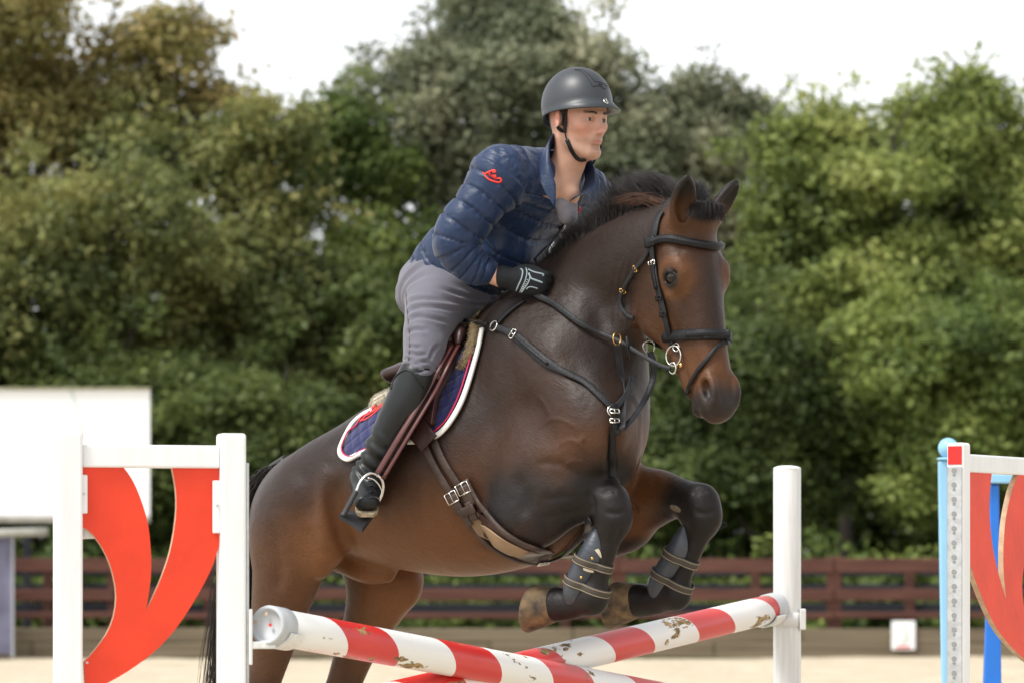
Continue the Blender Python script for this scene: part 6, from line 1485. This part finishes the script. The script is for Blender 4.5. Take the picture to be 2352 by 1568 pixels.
# ---- boots
M_boot = simple_mat('black_boot_leather', (.012, .0135, .014), rough=.36, spec=.28, var=.25, vscale=8, bump=.14, bscale=26)
M_sole = simple_mat('boot_sole', (.30, .235, .15), rough=.9, var=.35, vscale=40, bump=.7, bscale=70)
M_rub = simple_mat('black_rubber', (.018, .019, .022), rough=.6)
ANK = S(843, 1098, -.362); BT = [S(958, 868, -.325), S(930, 930, -.345), S(895, 1000, -.355), S(862, 1060, -.36), ANK]
fd = nrm(np.array([.60, -.72, -.42])); TOE = ANK + fd * .165 + np.array([0, 0, -.02]); HEEL = ANK - fd * .05 + np.array([0, 0, -.07])
def boot(mr):
    w = (lambda p: mir(p)) if mr else (lambda p: np.array(p))
    B = [w(p) for p in BT]; A, T_, H_ = w(ANK), w(TOE), w(HEEL); f = field_for(B + [T_, H_], .10, .0045)
    f.loft(B, [.064, .066, .060, .049, .046], [.062, .062, .057, .048, .046], k=.02, n=26)
    up = nrm(np.array([.25, -.3 if not mr else .3, 1.0])); d = nrm(T_ - A)
    f.loft([A + np.array([0, 0, -.01]), A + d * .07 + np.array([0, 0, -.012]), T_ - d * .02], [.046, .038, .027], [.044, .046, .040], L=nrm(np.cross(d, up)), k=.03, n=14)
    f.loft([A, H_], [.042, .034], k=.03)
    V, Q = f.mesh(2); N = vnormals(V, Q); dB, tB = dist_poly(V, B, True)
    V = V + N * (.0045 * np.sin(tB * 62 + 5 * vnoise(V, 9, 1)) * sst(.42, .6, tB) * sst(1.02, .9, tB) + .002 * vnoise(V, 14, 2))[:, None]
    o = mesh_obj('boot', L2W(V), Q, M_boot, RID); return o, L2W(V), Q, d
bt, BW_, BQ_, bd = boot(False); boot(True)
boot_bvh = BVHTree.FromPolygons(BW_.tolist(), BQ_.tolist())
# sole and heel plates follow the foot
def plate(name, a, b, wid, thick, down, mat, parent):
    d = nrm(b - a); sd = nrm(np.cross(d, down)); P = np.array([a, a * .5 + b * .5, b - d * .02, b]); W_ = [wid * .85, wid, wid * .9, wid * .55]; V = []
    for p, w_ in zip(P, W_):
        for s_, h_ in ((-1, 0), (1, 0), (1, 1), (-1, 1)): V.append(p + sd * s_ * w_ / 2 + down * thick * h_)
    F = [(0, 1, 2, 3), (12, 15, 14, 13)] + [(4 * i + j, 4 * i + 4 + j, 4 * i + 4 + (j + 1) % 4, 4 * i + (j + 1) % 4) for i in range(3) for j in range(4)]
    return mesh_obj(name, L2W(np.array(V)), F, mat, parent, smooth=False)
dn = nrm(np.array([-.20, .25, -1.0]))
plate('sole', ANK + fd * .05 + dn * .036, TOE + fd * .018 + dn * .020, .074, .010, dn, M_sole, bt)
plate('heel', HEEL - fd * .03 + dn * .02, HEEL + fd * .035 + dn * .022, .062, .028, dn, M_rub, bt)
for k in range(4):
    t0, t1 = (846 + k * 1, 1104 + k * 13), (868 - k * 1, 1106 + k * 13); P, N = surf([t0, ((t0[0] + t1[0]) / 2, t0[1] - 2), t1], 8, .002, boot_bvh, smooth=1)
    if len(P) > 3: v_, f_ = tube(P, .0022, 5); mesh_obj('lace', v_, f_, M_rub, bt)
P, N = surf([(898, 893), (904, 872), (920, 854), (940, 850), (958, 872), (972, 890)], 26, .001, boot_bvh, smooth=1); v_, f_ = tube(P, .003, 6); mesh_obj('top_edge', v_, f_, M_boot, bt)

# ---- gloves
M_glv = simple_mat('black_glove', (.014, .0155, .018), rough=.75, spec=.2, var=.15, vscale=40, bump=.2, bscale=90)
M_glg = simple_mat('glove_grey_print', (.26, .33, .36), rough=.6)
def glove(wr, hd, lat, up, mr=False):
    ax = nrm(hd - wr); up = nrm(up - ax * up.dot(ax)); sd = np.cross(ax, up); kn = hd + ax * .035
    f = field_for([wr - ax * .02, hd + ax * .09, hd - up * .06], .07, .0032)
    f.loft([wr - ax * .004, wr + ax * .03, hd - ax * .02, hd + ax * .02, kn], [.035, .034, .040, .043, .040], [.033, .030, .026, .026, .024], L=sd, k=.012, n=20)
    f.ell(hd, (.036, .041, .026), [ax, up, sd], k=.015)
    side = -sd if sd[1] > 0 else sd                       # back of the hand faces out
    if mr: side = -side
    for i, (uo, ln) in enumerate(((.030, .95), (.011, 1.05), (-.009, 1.0), (-.028, .82))):
        a = kn + up * uo; b = a + ax * .030 * ln - side * .004; c = b + ax * .004 - side * .028 * ln; e = c - ax * .026 * ln - side * .006
        f.loft([a - ax * .01 + side * .004, b, c, e], [.0115, .0112, .0105, .0095], k=.004, n=16)
    t0 = hd + up * .034 - side * .008; f.loft([t0 - ax * .02, t0 + ax * .022 + up * .006, t0 + ax * .055 - up * .004, kn + ax * .035 + up * .026 - side * .02], [.014, .013, .012, .010], k=.008, n=14)
    V, Q = f.mesh(2); return V, Q, kn, up, ax, side
V, Q, kn, gup, gax, gsd = glove(WR_R + (HD_R - WR_R) * .35, HD_R, None, np.array([.30, .05, 1.0]))
gl = mesh_obj('glove', L2W(V), Q, M_glv, RID); gl_bvh = BVHTree.FromPolygons(L2W(V).tolist(), Q.tolist())
def c3(x, y): return ((1230 + x / 13.07) / 1.08844, (640 + y / 13.07) / 1.08844)
for pts, w in (([(930, 420), (1000, 480), (1000, 600), (950, 780), (870, 950), (790, 1140)], .0042), ([(1110, 400), (1140, 500), (1130, 650), (1080, 830), (1000, 1000), (910, 1190)], .0036), ([(1180, 440), (1350, 520), (1550, 570), (1680, 600), (1660, 660)], .0045),
               ([(1200, 560), (1240, 660), (1290, 740), (1420, 790), (1560, 840), (1650, 880)], .0055), ([(1240, 700), (1210, 820), (1150, 930), (1060, 1060), (960, 1200)], .004), ([(1120, 1090), (1180, 1030), (1290, 1010), (1440, 1050), (1490, 1070)], .0036)):
    P, N = surf([c3(*q) for q in pts], 20, .0006, gl_bvh, smooth=1)
    if len(P) > 4: mesh_obj('grey_trim', *ribbon(P, N, w, .0012), M_glg, gl)
M_glw = simple_mat('glove_lettering', (.75, .78, .78), rough=.6)
for k, (x, y) in enumerate(((985, 1140), (1015, 1080), (1040, 1020), (1075, 970), (1100, 920), (1130, 850), (1160, 790))):
    P, N = surf([c3(x - 22, y - 12), c3(x + 24, y + 10)], 5, .0012, gl_bvh, smooth=0)
    if len(P) > 2: mesh_obj('lettering', *ribbon(P, N, .0022 if k < 3 else .0012, .0008), M_glw, gl)
V, Q, *_ = glove(WR_L + (S(1250, 650, .12) - WR_L) * .3, S(1250, 655, .12), None, np.array([.3, -.05, 1.0]), True); mesh_obj('glove', L2W(V), Q, M_glv, RID)

# ------------------------------------------------------------------ stirrups (worn on the saddle's bars)
st = tag(empty('stirrup', L2W(ANK + np.array([.05, -.05, -.1]))), 'steel stirrup with black tread and red-brown leather round the rider\'s boot', 'stirrup')
so = ANK[1] - .085
Pl = [S(1044, 795, -.22), S(1016, 846, -.30), S(985, 905, -.335), S(930, 997, -.40), S(872, 1094, so)]
P = L2W(catmull(np.array(Pl), 30)); nn = np.tile(nrm(np.array([-.5, -.85, .1])), (30, 1))
tx = nrm(np.cross(nrm(np.gradient(P, axis=0)), nn))
strap('leather', P + tx * .012, nn, .019, .005, M_strl, st); strap('leather', P - tx * .013 + nn * -.004, nn, .013, .005, M_strl, st)
def arcw(pts, y0, y1, n=22): uv = catmull(np.array(pts, dtype=float), n); ys = np.linspace(y0, y1, n); return np.array([at(u, v, y) for (u, v), y in zip(uv, ys)])
Ys = L2W(Pl[-1])[1]
A = arcw([(866, 1090), (852, 1086), (838, 1093), (826, 1108), (818, 1128)], Ys, Ys - .03); v_, f_ = tube(A, .0062, 10, flat=(1, .7)); mesh_obj('branch', v_, f_, M_steel, st)
B = arcw([(818, 1128), (806, 1150), (793, 1174), (787, 1184)], Ys - .03, Ys - .045); v_, f_ = tube(B, .0105, 10, flat=(1, .8)); mesh_obj('rubber_sleeve', v_, f_, M_rub, st)
C = arcw([(866, 1090), (877, 1100), (881, 1116), (877, 1136), (867, 1156), (862, 1168)], Ys, Ys + .02); v_, f_ = tube(C, .0052, 10); mesh_obj('branch', v_, f_, M_steel, st)
C2 = arcw([(845, 1097), (858, 1100), (870, 1112), (878, 1128)], Ys + .012, Ys + .02); v_, f_ = tube(C2, .0035, 8); mesh_obj('inner_bow', v_, f_, M_steel, st)
cs = [at(779, 1180, Ys - .04), at(800, 1170, Ys + .03), at(858, 1178, Ys + .04), at(832, 1213, Ys - .04)]
V = np.array(cs + [c + np.array([0.0, 0, -.013]) for c in cs]); mesh_obj('tread', V, [(0, 1, 2, 3), (7, 6, 5, 4), (0, 4, 5, 1), (1, 5, 6, 2), (2, 6, 7, 3), (3, 7, 4, 0)], M_rub, st, smooth=False)
